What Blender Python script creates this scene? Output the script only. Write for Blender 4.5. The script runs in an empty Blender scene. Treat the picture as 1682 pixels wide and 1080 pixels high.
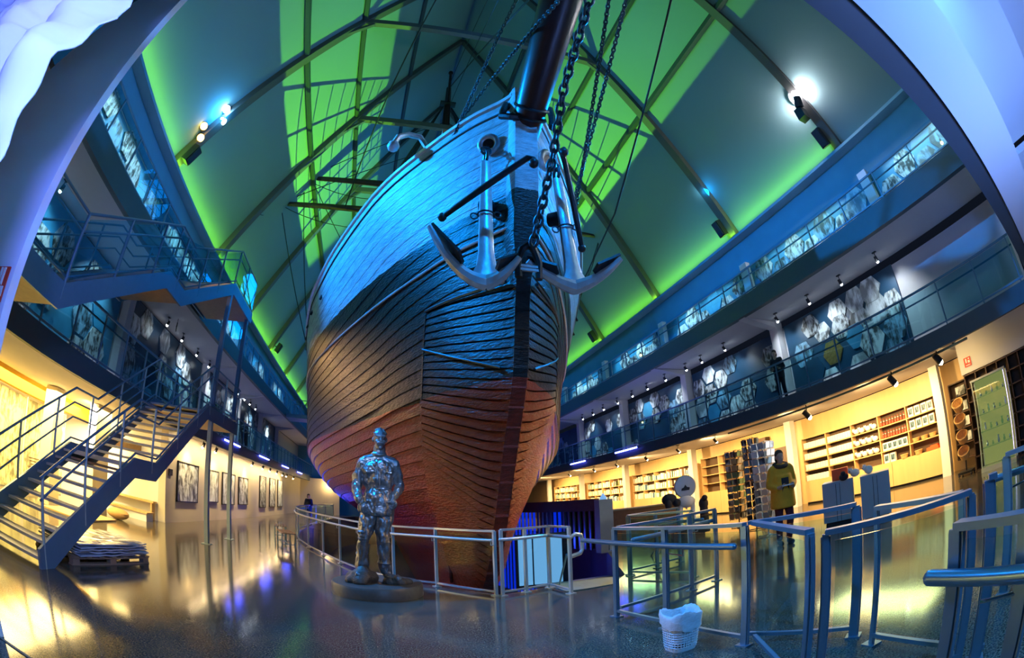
import bpy, math, random
from mathutils import Vector, Matrix, geometry
random.seed(7)
C = bpy.context.scene.collection
scene = bpy.context.scene
PI = math.pi
V = Vector

# ------------------------------------------------------------------ camera
cam_d = bpy.data.cameras.new('camera'); cam = bpy.data.objects.new('camera', cam_d); C.objects.link(cam)
cam_d.type = 'PANO'
cam_d.sensor_fit = 'HORIZONTAL'
cam_d.sensor_width = 36.0
cam_d.sensor_height = 36.0 * 1080 / 1682
cam_d.panorama_type = 'FISHEYE_EQUISOLID'
cam_d.fisheye_lens = 756.8 * 36.0 / 1682
cam_d.fisheye_fov = PI * 1.1
cam_d.clip_start = 0.05; cam_d.clip_end = 200
yaw, pit, rol = [math.radians(a) for a in (-17.49, 21.63, -2.14)]
cam.matrix_world = Matrix.Translation((0, 0, 1.6)) @ Matrix.Rotation(yaw, 4, 'Z') @ Matrix.Rotation(PI/2 + pit, 4, 'X') @ Matrix.Rotation(rol, 4, 'Z')
scene.camera = cam

# ------------------------------------------------------------------ world, view, lights
w = bpy.data.worlds.new('world'); scene.world = w; w.use_nodes = True
w.node_tree.nodes['Background'].inputs[0].default_value = (0.004, 0.006, 0.012, 1)
w.node_tree.nodes['Background'].inputs[1].default_value = 1.0
vs = scene.view_settings
vs.view_transform = 'Standard'; vs.look = 'None'; vs.exposure = 0.0; vs.gamma = 1.0; vs.use_curve_mapping = False
scene.cycles.use_denoising = True
scene.cycles.max_bounces = 7
scene.cycles.sample_clamp_indirect = 6.0
scene.cycles.sample_clamp_direct = 0

def aim(o, loc, target):
    o.location = loc
    d = (V(target) - V(loc)).normalized()
    o.rotation_euler = d.to_track_quat('-Z', 'Y').to_euler()
def light(kind, loc, target, energy, color, size=0.1, **k):
    ld = bpy.data.lights.new(k.pop('name', 'lamp_light'), kind); ld.energy = energy; ld.color = color
    if kind == 'SPOT':
        ld.spot_size = math.radians(k.pop('angle', 60)); ld.spot_blend = k.pop('blend', 0.5); ld.shadow_soft_size = size
    elif kind == 'AREA':
        ld.shape = 'RECTANGLE'; ld.size = size; ld.size_y = k.pop('size_y', size)
        if 'spread' in k: ld.spread = math.radians(k.pop('spread'))
    else: ld.shadow_soft_size = size
    o = bpy.data.objects.new(ld.name, ld); C.objects.link(o); aim(o, loc, target)
    if kind == 'AREA' and abs(loc[1] - target[1]) < 1e-3:      # long side runs along the hall
        z = (V(loc) - V(target)).normalized(); y = V((0, 1, 0)); x = y.cross(z)
        o.rotation_euler = Matrix((x, y, z)).transposed().to_euler()
    return o
XS0 = 2.17
AZ = (0.0, 0.27, 1.0); WARM = (1.0, 0.66, 0.26); GREEN = (0.25, 1.0, 0.03); DEEP = (0.03, 0.05, 1.0); COOL = (0.80, 0.93, 1.0)
# azure pairs on the roof frames, aimed at the bow
light('SPOT', (10.9, 9.6, 11.8), (3.2, 8.0, 7.0), 6500, AZ, 0.12, angle=75, blend=.6, name='azure_light_right')
light('SPOT', (-5.9, 9.3, 11.9), (1.0, 9.0, 6.9), 11000, AZ, 0.12, angle=80, blend=.6, name='azure_light_left')
light('SPOT', (2.6, 1.2, 10.5), (2.25, 5.8, 7.2), 2600, AZ, 0.15, angle=50, blend=.7, name='azure_light_front')
light('SPOT', (-6.3, 9.3, 11.1), (-1.0, 11.5, 2.0), 1100, (1.0, .42, .12), 0.12, angle=42, blend=.7, name='amber_light_left')
light('SPOT', (10.8, 4.2, 11.6), (1.5, 6.5, 3.0), 220, (0.9, 0.85, 1.0), 0.15, angle=110, blend=.6, name='white_light_right')
light('SPOT', (2.2, 30, 9.5), (2.4, 47, 19), 5200, (0, .07, .7), .1, angle=80, blend=.8, name='blue_gable_light')
light('POINT', (10.75, 9.7, 11.75), (0, 0, 0), 90, (0, .35, 1), .1, name='azure_glow')
light('POINT', (-5.8, 9.5, 11.75), (0, 0, 0), 90, (0, .35, 1), .1, name='azure_glow')
light('SPOT', (-2.6, -.1, 4.6), (-2.6, .95, 3.6), 20, (.75, .85, 1), .2, angle=120, blend=.9, name='banner_light')
light('SPOT', (10.6, 3.2, 7.3), (2.0, 7.2, 2.2), 900, (1.0, .55, .25), 0.08, angle=34, blend=.9, name='amber_gallery_light')
# hall wash: blue bounce light high between the frames
for yy, en in ((8, 550), (20, 1100), (34, 2600), (43, 2200)):
    light('POINT', (2.4, yy, 15.5 + yy*0.05), (2.4, yy, 0), en, (0.0, 0.15, 0.55), 1.5, name='blue_wash_light')
light('POINT', (7.0, 1.6, 9.5), (0, 0, 0), 200, (0.30, 0.55, 0.60), 1.0, name='entrance_wash_light')
light('SPOT', (10.7, 13.4, 7.35), (3.6, 9.0, 1.0), 4800, (1.0, .62, .18), 0.08, angle=34, blend=.8, name='amber_gallery_light')
light('SPOT', (-6.2, 17.4, 7.5), (-1.6, 14.0, 3.2), 900, (1.0, .55, .18), 0.08, angle=60, blend=.8, name='amber_gallery_light')
# green strips hidden in the eave ledges
light('AREA', (11.62, 24.4, 10.0), (11.1, 24.4, 11.6), 420, (0.30, 1.0, 0.03), 0.05, size_y=40, name='green_strip_light_right')
light('AREA', (-6.84, 24.4, 10.0), (-6.3, 24.4, 11.6), 420, (0.30, 1.0, 0.03), 0.05, size_y=40, name='green_strip_light_left')
# green floodlights on the ship's deck, throwing the rigging's shadow on the roof
for (x, y, e) in ((XS0, 17.0, 9500),):
    light('SPOT', (x, y, 8.6), (-6.5, y - 3.0, 17.5), e, GREEN, 0.015, angle=105, blend=.12, name='green_flood_light')
    light('SPOT', (x, y, 8.6), (11.0, y - 3.5, 17.5), e, GREEN, 0.015, angle=105, blend=.12, name='green_flood_light')
# blue neon under the second floor edge
for y in (18.0, 23.2): light('AREA', (10.6, y, 3.6), (3, y, 5.5), 12, DEEP, .1, size_y=1.9, name='blue_neon_light')
for y in (19.4, 25.6, 31.8, 38): light('AREA', (-6.2, y, 3.6), (0, y, 5.5), 10, DEEP, .1, size_y=2.2, name='blue_neon_light')
light('POINT', (5.4, 14.0, 0.2), (0, 0, 0), 130, (0.02, 0.06, 1.0), 0.2, name='pit_blue_light')
light('POINT', (-2.9, 25.5, 0.4), (0, 0, 0), 160, (0.02, 0.06, 1.0), 0.2, name='pit_blue_light')
light('POINT', (-9.0, 27, 6.2), (0, 0, 0), 60, (0.1, 0.3, 1.0), 0.2, name='gallery_blue_light')
for y in (16, 24, 32): light('AREA', (9.6, y, 5.2), (11.5, y, 6.8), 25, (0.15, 0.2, 1.0), .3, size_y=4, name='gallery_blue_light')
# warm ground floor
for (y, e) in ((3.5, 130), (6.6, 1050), (10, 1050), (14.5, 1250), (20.5, 1500), (27.5, 1500), (35, 1500)):
    light('SPOT', (12.2, y, 3.25), (15.4, y + .3, 1.7), e, WARM, 0.08, angle=125, blend=.9, name='shop_light')
for y in (6.8, 15, 22, 29, 36):
    light('AREA', (13.4, y, 3.4), (13.4, y, 0), 420, WARM, 2.0, size_y=4, name='shop_wash_light')
for y in (16.6, 19.7, 22.2, 24.9, 29, 32, 34.6):
    light('SPOT', (-6.6, y - .2, 3.1), (-7.35, y, 1.5), 300, WARM, 0.05, angle=80, blend=.8, name='picture_light')
light('AREA', (-6.75, 25, 3.0), (-7.35, 25, 1.6), 420, (1, .72, .38), .15, size_y=20, name='picture_fill_light')  # added fill strip, brightens the picture wall beyond its spotlights
light('AREA', (-10.0, 9.6, 3.1), (-10.0, 9.6, 0), 1700, (1.0, 0.72, 0.26), 3.6, size_y=7, name='left_room_light')
light('SPOT', (-9.0, 11.4, 3.0), (-10.6, 14.6, 0.6), 1800, (1.0, .78, .4), 0.2, angle=120, blend=.9, name='left_room_spot')
for y in (40, 44): light('POINT', (-4.5, y, 2.8), (0, 0, 0), 110, WARM, 0.3, name='far_hall_light')
light('SPOT', (10.6, 6.4, 3.25), (8.9, 7.6, 1.4), 420, (.9, .92, 1), 0.05, angle=75, blend=.8, name='rack_fill_light')  # added spot to brighten the card racks
# gallery picture lights
for y in (4.7, 7.4, 9.1, 12.0, 13.6, 16.2, 18.9, 22, 25): light('SPOT', (11.75, y, 6.45), (12.95, y + .1, 5.0), 170, COOL, 0.03, angle=95, blend=.9, name='mural_light')
for y in (6.4, 9.5, 13.9, 16.8, 20, 24, 28, 33): light('SPOT', (-7.2, y, 6.65), (-8.2, y + .1, 5.2), 260, COOL, 0.03, angle=95, blend=.9, name='mural_light')
for y in (1.4, 6.9, 12.6, 18.2, 23.8): light('AREA', (11.45, y, 8.95), (11.95, y, 7.6), 50, COOL, .08, size_y=3.6, spread=85, name='upper_mural_light')
for y in (4.5, 8.0, 13, 19, 25, 31): light('AREA', (-6.7, y, 9.05), (-7.15, y, 7.7), 45, COOL, .08, size_y=3.6, spread=85, name='upper_mural_light')
# bluish light of the entrance behind the viewer
light('AREA', (2.6, -1.6, 3.9), (2.8, 1.6, 0.9), 210, (0.10, 0.38, 1.0), 1.6, size_y=1.0, name='entrance_blue_light')
light('SPOT', (4.6, -.9, 1.5), (5.0, -.9, 5.0), 620, (0.17, 0.33, 1.0), 0.3, angle=150, blend=.5, name='entrance_blue_lamp')
light('SPOT', (-0.7, -.5, 3.0), (-4.2, 2.3, 4.2), 800, (0.13, 0.19, 1.0), 0.25, angle=120, blend=.7, name='entrance_violet_lamp')
light('SPOT', (-1.5, 2.6, 4.2), (0, 7.7, 2.15), 620, (0.42, 0.6, 1.0), 0.1, angle=20, blend=.9, name='statue_light')

# ------------------------------------------------------------------ materials
def nm(name):
    m = bpy.data.materials.new(name); m.use_nodes = True
    return m, m.node_tree.nodes, m.node_tree.links, m.node_tree.nodes['Principled BSDF']
def mat(name, col, rough=.5, metal=0, var=.12, scale=6, bump=0, spec=.5, stretch=None, coat=0):
    m, n, l, b = nm(name)
    b.inputs['Roughness'].default_value = rough; b.inputs['Metallic'].default_value = metal
    b.inputs['Specular IOR Level'].default_value = spec
    if coat: b.inputs['Coat Weight'].default_value = coat
    tc = n.new('ShaderNodeTexCoord'); mp = n.new('ShaderNodeMapping'); l.new(tc.outputs['Object'], mp.inputs[0])
    if stretch: mp.inputs['Scale'].default_value = stretch
    nz = n.new('ShaderNodeTexNoise'); nz.inputs['Scale'].default_value = scale; nz.inputs['Detail'].default_value = 6
    l.new(mp.outputs[0], nz.inputs['Vector'])
    mx = n.new('ShaderNodeMix'); mx.data_type = 'RGBA'
    mx.inputs[6].default_value = tuple(c*(1-var) for c in col) + (1,)
    mx.inputs[7].default_value = tuple(min(1, c*(1+var)) for c in col) + (1,)
    l.new(nz.outputs['Fac'], mx.inputs[0]); l.new(mx.outputs[2], b.inputs['Base Color'])
    if bump:
        bp = n.new('ShaderNodeBump'); bp.inputs['Strength'].default_value = bump; bp.inputs['Distance'].default_value = .02
        l.new(nz.outputs['Fac'], bp.inputs['Height']); l.new(bp.outputs[0], b.inputs['Normal'])
    return m
def emis(name, col, s):
    m, n, l, b = nm(name); b.inputs['Base Color'].default_value = (0, 0, 0, 1)
    b.inputs['Emission Color'].default_value = tuple(col) + (1,); b.inputs['Emission Strength'].default_value = s
    return m
def glassm(name, tint=(0.82, 0.95, 0.95), refl=.10):
    m = bpy.data.materials.new(name); m.use_nodes = True; n = m.node_tree.nodes; l = m.node_tree.links; n.clear()
    o = n.new('ShaderNodeOutputMaterial'); t = n.new('ShaderNodeBsdfTransparent'); g = n.new('ShaderNodeBsdfGlossy'); mx = n.new('ShaderNodeMixShader')
    nz = n.new('ShaderNodeTexNoise'); nz.inputs['Scale'].default_value = .7
    ad = n.new('ShaderNodeMath'); ad.operation = 'MULTIPLY_ADD'; ad.inputs[1].default_value = .03; ad.inputs[2].default_value = 0
    t.inputs[0].default_value = tint + (1,); g.inputs['Roughness'].default_value = .03; g.inputs[0].default_value = (1, 1, 1, 1)
    lw = n.new('ShaderNodeLayerWeight'); lw.inputs[0].default_value = .12
    am = n.new('ShaderNodeMath'); am.operation = 'ADD'; am.inputs[1].default_value = refl*.3; am.use_clamp = True
    ge = n.new('ShaderNodeNewGeometry'); iv = n.new('ShaderNodeMath'); iv.operation = 'SUBTRACT'; iv.inputs[0].default_value = 1; l.new(ge.outputs['Backfacing'], iv.inputs[1])
    ml = n.new('ShaderNodeMath'); ml.operation = 'MULTIPLY'; l.new(iv.outputs[0], ml.inputs[1])
    l.new(lw.outputs['Fresnel'], am.inputs[0]); l.new(am.outputs[0], ml.inputs[0]); l.new(ml.outputs[0], mx.inputs[0])
    l.new(nz.outputs['Fac'], ad.inputs[0]); l.new(ad.outputs[0], g.inputs['Roughness'])
    l.new(t.outputs[0], mx.inputs[1]); l.new(g.outputs[0], mx.inputs[2]); l.new(mx.outputs[0], o.inputs[0])
    return m
def noise_photo(name, lo, hi, scale, tint=(.85, .95, 1)):
    m, n, l, b = nm(name); b.inputs['Roughness'].default_value = .45
    tc = n.new('ShaderNodeTexCoord'); nz = n.new('ShaderNodeTexNoise'); nz.inputs['Scale'].default_value = scale; nz.inputs['Detail'].default_value = 8; nz.inputs['Distortion'].default_value = 1.2
    mp = n.new('ShaderNodeMapping'); mp.inputs['Scale'].default_value = (1, 2.6, .8); l.new(tc.outputs['Object'], mp.inputs[0])
    vo = n.new('ShaderNodeTexNoise'); vo.inputs['Scale'].default_value = scale*1.6; vo.inputs['Detail'].default_value = 10; vo.inputs['Roughness'].default_value = .62
    l.new(tc.outputs['Object'], nz.inputs['Vector']); l.new(mp.outputs[0], vo.inputs['Vector'])
    mx = n.new('ShaderNodeMix'); mx.data_type = 'RGBA'; mx.inputs[0].default_value = .5
    l.new(nz.outputs['Fac'], mx.inputs[6]); l.new(vo.outputs['Fac'], mx.inputs[7])
    r = n.new('ShaderNodeValToRGB'); r.color_ramp.elements[0].position = .44; r.color_ramp.elements[1].position = .56
    r.color_ramp.elements[0].color = tuple(lo*t for t in tint) + (1,); r.color_ramp.elements[1].color = tuple(hi*t for t in tint) + (1,)
    l.new(mx.outputs[2], r.inputs[0]); l.new(r.outputs[0], b.inputs['Base Color'])
    return m
M = dict(
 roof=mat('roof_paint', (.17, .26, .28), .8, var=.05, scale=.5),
 frame=mat('roof_steel', (.085, .075, .07), .6, var=.1),
 wallw=mat('white_plaster', (.74, .74, .74), .6, var=.03, scale=1),
 upper=mat('upper_wall_plaster', (.09, .26, .36), .7, var=.2, scale=1.2),
 fascia=mat('slab_fascia', (.05, .075, .09), .5, var=.1),
 soffit=mat('soffit_plaster', (.55, .53, .55), .7, var=.04),
 steel=mat('blue_grey_painted_steel', (.10, .19, .27), .38, .2, var=.1, scale=10),
 alu=mat('blue_grey_aluminium', (.16, .30, .40), .28, .65, var=.06, scale=20),
 lightalu=mat('pale_metal', (.62, .68, .66), .3, .6, var=.06, scale=20),
 chrome=mat('chrome', (.8, .8, .82), .12, 1, var=.03),
 black=mat('black_enamel', (.012, .012, .014), .45, var=.3),
 dark=mat('dark_fabric', (.02, .022, .03), .8, var=.3),
 tread=mat('grating_tread', (.50, .50, .46), .5, .3, var=.25, scale=40),
 tar=mat('tarred_spar', (.035, .012, .010), .38, var=.5, scale=8, bump=.3, stretch=(1, .15, 1)),
 rope=mat('tarred_rope', (.012, .012, .013), .7, var=.3, scale=30),
 chain=mat('iron_chain', (.05, .09, .11), .35, .8, var=.3, scale=30, bump=.3),
 anchor=mat('pale_painted_iron', (.55, .62, .64), .33, .3, var=.25, scale=9, bump=.35),
 anchord=mat('dark_iron', (.035, .045, .05), .4, .6, var=.4, scale=12, bump=.4),
 bronze=mat('patinated_bronze', (.27, .28, .30), .34, .8, var=.6, scale=14, bump=.5),
 rock=mat('bronze_rock', (.12, .10, .08), .5, .5, var=.6, scale=18, bump=1.0),
 plinth=mat('dark_stone', (.11, .095, .075), .4, var=.3, scale=20),
 oak=mat('oak_veneer', (.62, .42, .19), .45, var=.14, scale=5, stretch=(1, 1, .08)),
 oakd=mat('oak_shelf', (.66, .43, .19), .5, var=.14, scale=7),
 walnut=mat('walnut_boards', (.10, .055, .035), .5, var=.3, scale=6),
 wood=mat('bench_wood', (.38, .25, .13), .5, var=.25, scale=8),
 shelfback=mat('shelf_back', (.10, .06, .035), .7, var=.2),
 mural=mat('navy_mural_print', (.008, .045, .095), .4, var=.9, scale=.9),
 muralb=mat('azure_mural_print', (.03, .20, .36), .4, var=.6, scale=1.2),
 gold=mat('gold_relief', (.40, .24, .07), .3, .6, var=.6, scale=14, bump=.8),
 paper=mat('white_card', (.85, .84, .80), .6, var=.06),
 plush=mat('white_plush', (.88, .86, .82), .95, var=.08, scale=30, bump=.5),
 red=mat('red_card', (.65, .05, .02), .5), orange=mat('red_orange_card', (.85, .10, .02), .5),
 blueb=mat('pale_blue_laminate', (.34, .44, .50), .45, var=.05),
 basket=mat('woven_straw', (.62, .38, .14), .8, var=.4, scale=60, bump=.8),
 bin=mat('white_plastic', (.88, .90, .92), .35, var=.03), bag=mat('translucent_liner', (.85, .88, .92), .3, var=.1, scale=14, bump=.8),
 skin=mat('skin', (.55, .33, .24), .6), hair=mat('dark_hair', (.06, .035, .02), .8, scale=40), coat=mat('yellow_parka_cloth', (.85, .40, .02), .8, var=.12, scale=12, bump=.4),
 maroon=mat('maroon_cloth', (.10, .012, .02), .8), pallet=mat('weathered_pallet_wood', (.22, .16, .10), .8, var=.3), sheet=mat('plastic_wrapped_sheets', (.35, .42, .50), .2, var=.35, scale=5, bump=.8, coat=.5),
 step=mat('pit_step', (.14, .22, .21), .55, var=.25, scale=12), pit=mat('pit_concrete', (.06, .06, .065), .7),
 cloth=mat('white_banner_cloth', (.92, .94, .95), .8, var=.04, scale=2), tan=mat('tan_plaster', (.66, .60, .46), .7, var=.05, scale=1.2),
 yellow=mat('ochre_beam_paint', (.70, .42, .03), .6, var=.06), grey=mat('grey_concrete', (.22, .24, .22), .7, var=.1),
 glass=glassm('clear_glass'), glasst=glassm('teal_glass', (.62, .82, .86), .14),
 bulbw=emis('warm_bulb', (1, .72, .35), 60), bulbc=emis('cool_bulb', (.85, .95, 1), 45), bulba=emis('azure_bulb', (.30, .70, 1), 60), bulbb=emis('white_bulb', (.95, .95, 1), 400),
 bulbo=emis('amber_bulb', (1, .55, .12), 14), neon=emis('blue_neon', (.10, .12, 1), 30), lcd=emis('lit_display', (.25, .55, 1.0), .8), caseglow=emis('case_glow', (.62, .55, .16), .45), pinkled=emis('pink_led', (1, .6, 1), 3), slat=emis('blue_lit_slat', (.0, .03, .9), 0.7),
 ph1=noise_photo('pale_photograph', .05, .70, 2.0), ph2=noise_photo('dark_photograph', .01, .5, 2.8), ph3=noise_photo('blue_photograph', .04, .5, 1.8, (.35, .7, 1)),
 ph4=noise_photo('light_photograph', .25, .80, 1.3), mapm=noise_photo('map_print', .22, .8, 2.2, (.95, .95, .55)), art=noise_photo('grey_artwork', .05, .8, 1.6, (1, .95, .88)),
 bk1=mat('cream_book', (.80, .74, .62), .5), bk2=mat('blue_book', (.12, .25, .42), .5), bk3=mat('green_book', (.2, .35, .2), .5), bk4=mat('tan_book', (.55, .38, .2), .5),
)
def floor_mat():
    m, n, l, b = nm('polished_terrazzo')
    tc = n.new('ShaderNodeTexCoord')
    v = n.new('ShaderNodeTexNoise'); v.inputs['Scale'].default_value = 55; v.inputs['Detail'].default_value = 3
    v2 = n.new('ShaderNodeTexNoise'); v2.inputs['Scale'].default_value = .6; v2.inputs['Detail'].default_value = 5
    l.new(tc.outputs['Object'], v.inputs['Vector']); l.new(tc.outputs['Object'], v2.inputs['Vector'])
    r = n.new('ShaderNodeValToRGB'); r.color_ramp.elements[0].position = .38; r.color_ramp.elements[1].position = .68
    r.color_ramp.elements[0].color = (.042, .036, .028, 1); r.color_ramp.elements[1].color = (.18, .155, .115, 1)
    l.new(v.outputs['Fac'], r.inputs[0]); l.new(r.outputs[0], b.inputs['Base Color'])
    mr = n.new('ShaderNodeMapRange'); mr.inputs[3].default_value = .07; mr.inputs[4].default_value = .16; l.new(v2.outputs['Fac'], mr.inputs[0]); l.new(mr.outputs[0], b.inputs['Roughness'])
    b.inputs['Specular IOR Level'].default_value = .9
    return m
M['floor'] = floor_mat(); M['postgrey'] = mat('pale_green_grey_steel', (.36, .46, .42), .4, .3); M['purlin_shade'] = mat('dark_purlin_and_shadow', (.03, .045, .05), .7)  # purlin tone kept near black to imitate the shadow bands on the roof
def hull_mat():
    m, n, l, b = nm('painted_hull_planking')
    tc = n.new('ShaderNodeTexCoord'); sp = n.new('ShaderNodeSeparateXYZ'); l.new(tc.outputs['Object'], sp.inputs[0])
    mp = n.new('ShaderNodeMapping'); mp.inputs['Scale'].default_value = (1, .35, 3.2); l.new(tc.outputs['Object'], mp.inputs[0])
    nz = n.new('ShaderNodeTexNoise'); nz.inputs['Scale'].default_value = 4; nz.inputs['Detail'].default_value = 9; nz.inputs['Roughness'].default_value = .65; l.new(mp.outputs[0], nz.inputs['Vector'])
    ad = n.new('ShaderNodeMath'); ad.operation = 'MULTIPLY_ADD'; ad.inputs[1].default_value = .12
    l.new(nz.outputs['Fac'], ad.inputs[0]); l.new(sp.outputs['Z'], ad.inputs[2])
    r = n.new('ShaderNodeValToRGB'); cr = r.color_ramp; cr.interpolation = 'CONSTANT'
    mr = n.new('ShaderNodeMapRange'); mr.inputs[1].default_value = 0; mr.inputs[2].default_value = 10; l.new(ad.outputs[0], mr.inputs[0]); l.new(mr.outputs[0], r.inputs[0])
    cr.elements[0].position = 0; cr.elements[0].color = (.30, .030, .010, 1)
    cr.elements[1].position = .356; cr.elements[1].color = (.012, .0115, .0095, 1)
    e = cr.elements.new(.664); e.color = (.50, .58, .60, 1)
    mx = n.new('ShaderNodeMix'); mx.data_type = 'RGBA'; mx.blend_type = 'MULTIPLY'; mx.inputs[0].default_value = .75
    r2 = n.new('ShaderNodeValToRGB'); r2.color_ramp.elements[0].position = .3; r2.color_ramp.elements[0].color = (.35, .35, .35, 1); r2.color_ramp.elements[1].position = .62; r2.color_ramp.elements[1].color = (1, 1, 1, 1)
    l.new(nz.outputs['Fac'], r2.inputs[0]); l.new(r.outputs[0], mx.inputs[6]); l.new(r2.outputs[0], mx.inputs[7]); l.new(mx.outputs[2], b.inputs['Base Color'])
    mp2 = n.new('ShaderNodeMapping'); mp2.inputs['Scale'].default_value = (2.5, 1.2, 6); l.new(tc.outputs['Object'], mp2.inputs[0])
    n2 = n.new('ShaderNodeTexNoise'); n2.inputs['Scale'].default_value = 5; n2.inputs['Detail'].default_value = 8; l.new(mp2.outputs[0], n2.inputs['Vector'])
    bp = n.new('ShaderNodeBump'); bp.inputs['Strength'].default_value = .55; bp.inputs['Distance'].default_value = .05; l.new(n2.outputs['Fac'], bp.inputs['Height']); l.new(bp.outputs[0], b.inputs['Normal'])
    b.inputs['Roughness'].default_value = .36; b.inputs['Specular IOR Level'].default_value = .38
    return m
M['hull'] = hull_mat()

# ------------------------------------------------------------------ mesh helpers
class MB:
    def __init__(s): s.v = []; s.f = []
    def add(s, vs_, fs):
        k = len(s.v); s.v += [tuple(p) for p in vs_]; s.f += [tuple(i + k for i in f) for f in fs]; return s
    def box(s, c, d, rot=None):
        x, y, z = [a/2 for a in d]
        ps = [V((sx*x, sy*y, sz*z)) for sx in (-1, 1) for sy in (-1, 1) for sz in (-1, 1)]
        if rot is not None:
            R = rot if isinstance(rot, Matrix) else Matrix.Rotation(rot, 3, 'Z')
            ps = [R @ p for p in ps]
        c = V(c)
        return s.add([c + p for p in ps], [(0, 1, 3, 2), (4, 6, 7, 5), (0, 4, 5, 1), (2, 3, 7, 6), (0, 2, 6, 4), (1, 5, 7, 3)])
    def bar(s, a, b, w, h=None, up=(0, 0, 1)):
        a, b = V(a), V(b); h = h or w; d = b - a; L = d.length; d.normalize(); up = V(up)
        if abs(d.dot(up)) > .98: up = V((0, 1, 0))
        x = d.cross(up).normalized(); z = x.cross(d)
        R = Matrix((x, d, z)).transposed()
        return s.box((a + b)/2, (w, L, h), R)
    def tube(s, pts, r, n=8, close=False, r1=None):
        pts = [V(p) for p in pts]; N = len(pts); vs_ = []; prev = None
        for i, p in enumerate(pts):
            if close: t = pts[(i+1) % N] - pts[i-1]
            else: t = pts[min(i+1, N-1)] - pts[max(i-1, 0)]
            t.normalize()
            if prev is None:
                a = V((0, 0, 1)) if abs(t.z) < .9 else V((1, 0, 0)); u = t.cross(a).normalized()
            else: u = (prev - t*prev.dot(t)).normalized()
            prev = u; w_ = t.cross(u)
            rr = r if not isinstance(r, (list, tuple)) else r[i]
            if r1 is not None: rr = r + (r1 - r)*i/(N-1)
            vs_ += [p + (u*math.cos(2*PI*k/n) + w_*math.sin(2*PI*k/n))*rr for k in range(n)]
        fs = []
        for i in range(N if close else N-1):
            j = (i+1) % N
            fs += [(i*n+k, i*n+(k+1) % n, j*n+(k+1) % n, j*n+k) for k in range(n)]
        if not close: fs += [tuple(reversed(range(n))), tuple((N-1)*n+k for k in range(n))]
        return s.add(vs_, fs)
    def cyl(s, a, b, r, r1=None, n=12): return s.tube([a, b], r, n, r1=r if r1 is None else r1)
    def ball(s, c, r, n=10, m=None):
        m = m or n//2 + 1; r = (r, r, r) if not isinstance(r, (tuple, list)) else r; c = V(c)
        vs_ = [c + V((0, 0, r[2]))]
        for i in range(1, m):
            a = PI*i/m
            vs_ += [c + V((r[0]*math.sin(a)*math.cos(2*PI*k/n), r[1]*math.sin(a)*math.sin(2*PI*k/n), r[2]*math.cos(a))) for k in range(n)]
        vs_.append(c - V((0, 0, r[2]))); L = len(vs_) - 1
        fs = [(0, 1+k, 1+(k+1) % n) for k in range(n)]
        for i in range(m-2): fs += [(1+i*n+k, 1+(i+1)*n+k, 1+(i+1)*n+(k+1) % n, 1+i*n+(k+1) % n) for k in range(n)]
        fs += [(L, 1+(m-2)*n+(k+1) % n, 1+(m-2)*n+k) for k in range(n)]
        return s.add(vs_, fs)
    def lathe(s, prof, c=(0, 0, 0), n=24, axis=None):
        c = V(c); R = axis.to_track_quat('Z', 'Y').to_matrix() if axis is not None else Matrix.Identity(3)
        vs_ = [c + R @ V((r*math.cos(2*PI*k/n), r*math.sin(2*PI*k/n), z)) for r, z in prof for k in range(n)]
        fs = [(i*n+k, i*n+(k+1) % n, (i+1)*n+(k+1) % n, (i+1)*n+k) for i in range(len(prof)-1) for k in range(n)]
        fs += [tuple(reversed(range(n))), tuple((len(prof)-1)*n+k for k in range(n))]
        return s.add(vs_, fs)
    def prism(s, poly, off):
        off = V(off); n = len(poly); a = [V(p) for p in poly]
        return s.add(a + [p + off for p in a], [tuple(range(n)), tuple(reversed(range(n, 2*n)))] + [(i, i+n, (i+1) % n + n, (i+1) % n) for i in range(n)])
    def build(s, name, m, parent=None, smooth=False, loc=None):
        me = bpy.data.meshes.new(name)
        vv = s.v
        if loc is not None: l_ = V(loc); vv = [tuple(V(p) - l_) for p in vv]
        me.from_pydata(vv, [], s.f)
        me.materials.append(M[m] if isinstance(m, str) else m)
        me.validate(); me.update()
        import bmesh
        bm = bmesh.new(); bm.from_mesh(me); bmesh.ops.recalc_face_normals(bm, faces=bm.faces); bm.to_mesh(me); bm.free()
        if smooth:
            me.polygons.foreach_set('use_smooth', [True]*len(me.polygons))
            if smooth != 'all': me.set_sharp_from_angle(angle=math.radians(40))
        o = bpy.data.objects.new(name, me); C.objects.link(o)
        if loc is not None: o.location = loc
        if parent is not None: o.parent = parent
        return o
def tag(o, label, cat, group=None):
    o['label'] = label; o['category'] = cat
    if group: o['group'] = group
    return o
def thing(name, label, cat, loc=(0, 0, 0), rz=0, group=None):
    o = bpy.data.objects.new(name, None); C.objects.link(o); o.location = loc; o.rotation_euler = (0, 0, rz); o.empty_display_size = .2
    return tag(o, label, cat, group)
def struct(name, mb, m, smooth=False):
    o = mb.build(name, m, smooth=smooth); o['kind'] = 'structure'; return o
def dup(root, loc, rz=None, label=None, scale=None):
    r = root.copy(); C.objects.link(r); r.location = loc
    if rz is not None: r.rotation_euler = (0, 0, rz)
    if label: r['label'] = label
    if scale: r.scale = (scale,)*3
    for ch in root.children:
        c = ch.copy(); C.objects.link(c); c.parent = r
        for g in ch.children:
            d = g.copy(); C.objects.link(d); d.parent = c
    return r
def lerp(a, b, t): return a + (b - a)*t
def interp(x, xs, ys):
    if x <= xs[0]: return ys[0]
    for i in range(len(xs)-1):
        if x <= xs[i+1]:
            return lerp(ys[i], ys[i+1], (x - xs[i])/(xs[i+1] - xs[i]))
    return ys[-1]
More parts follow.
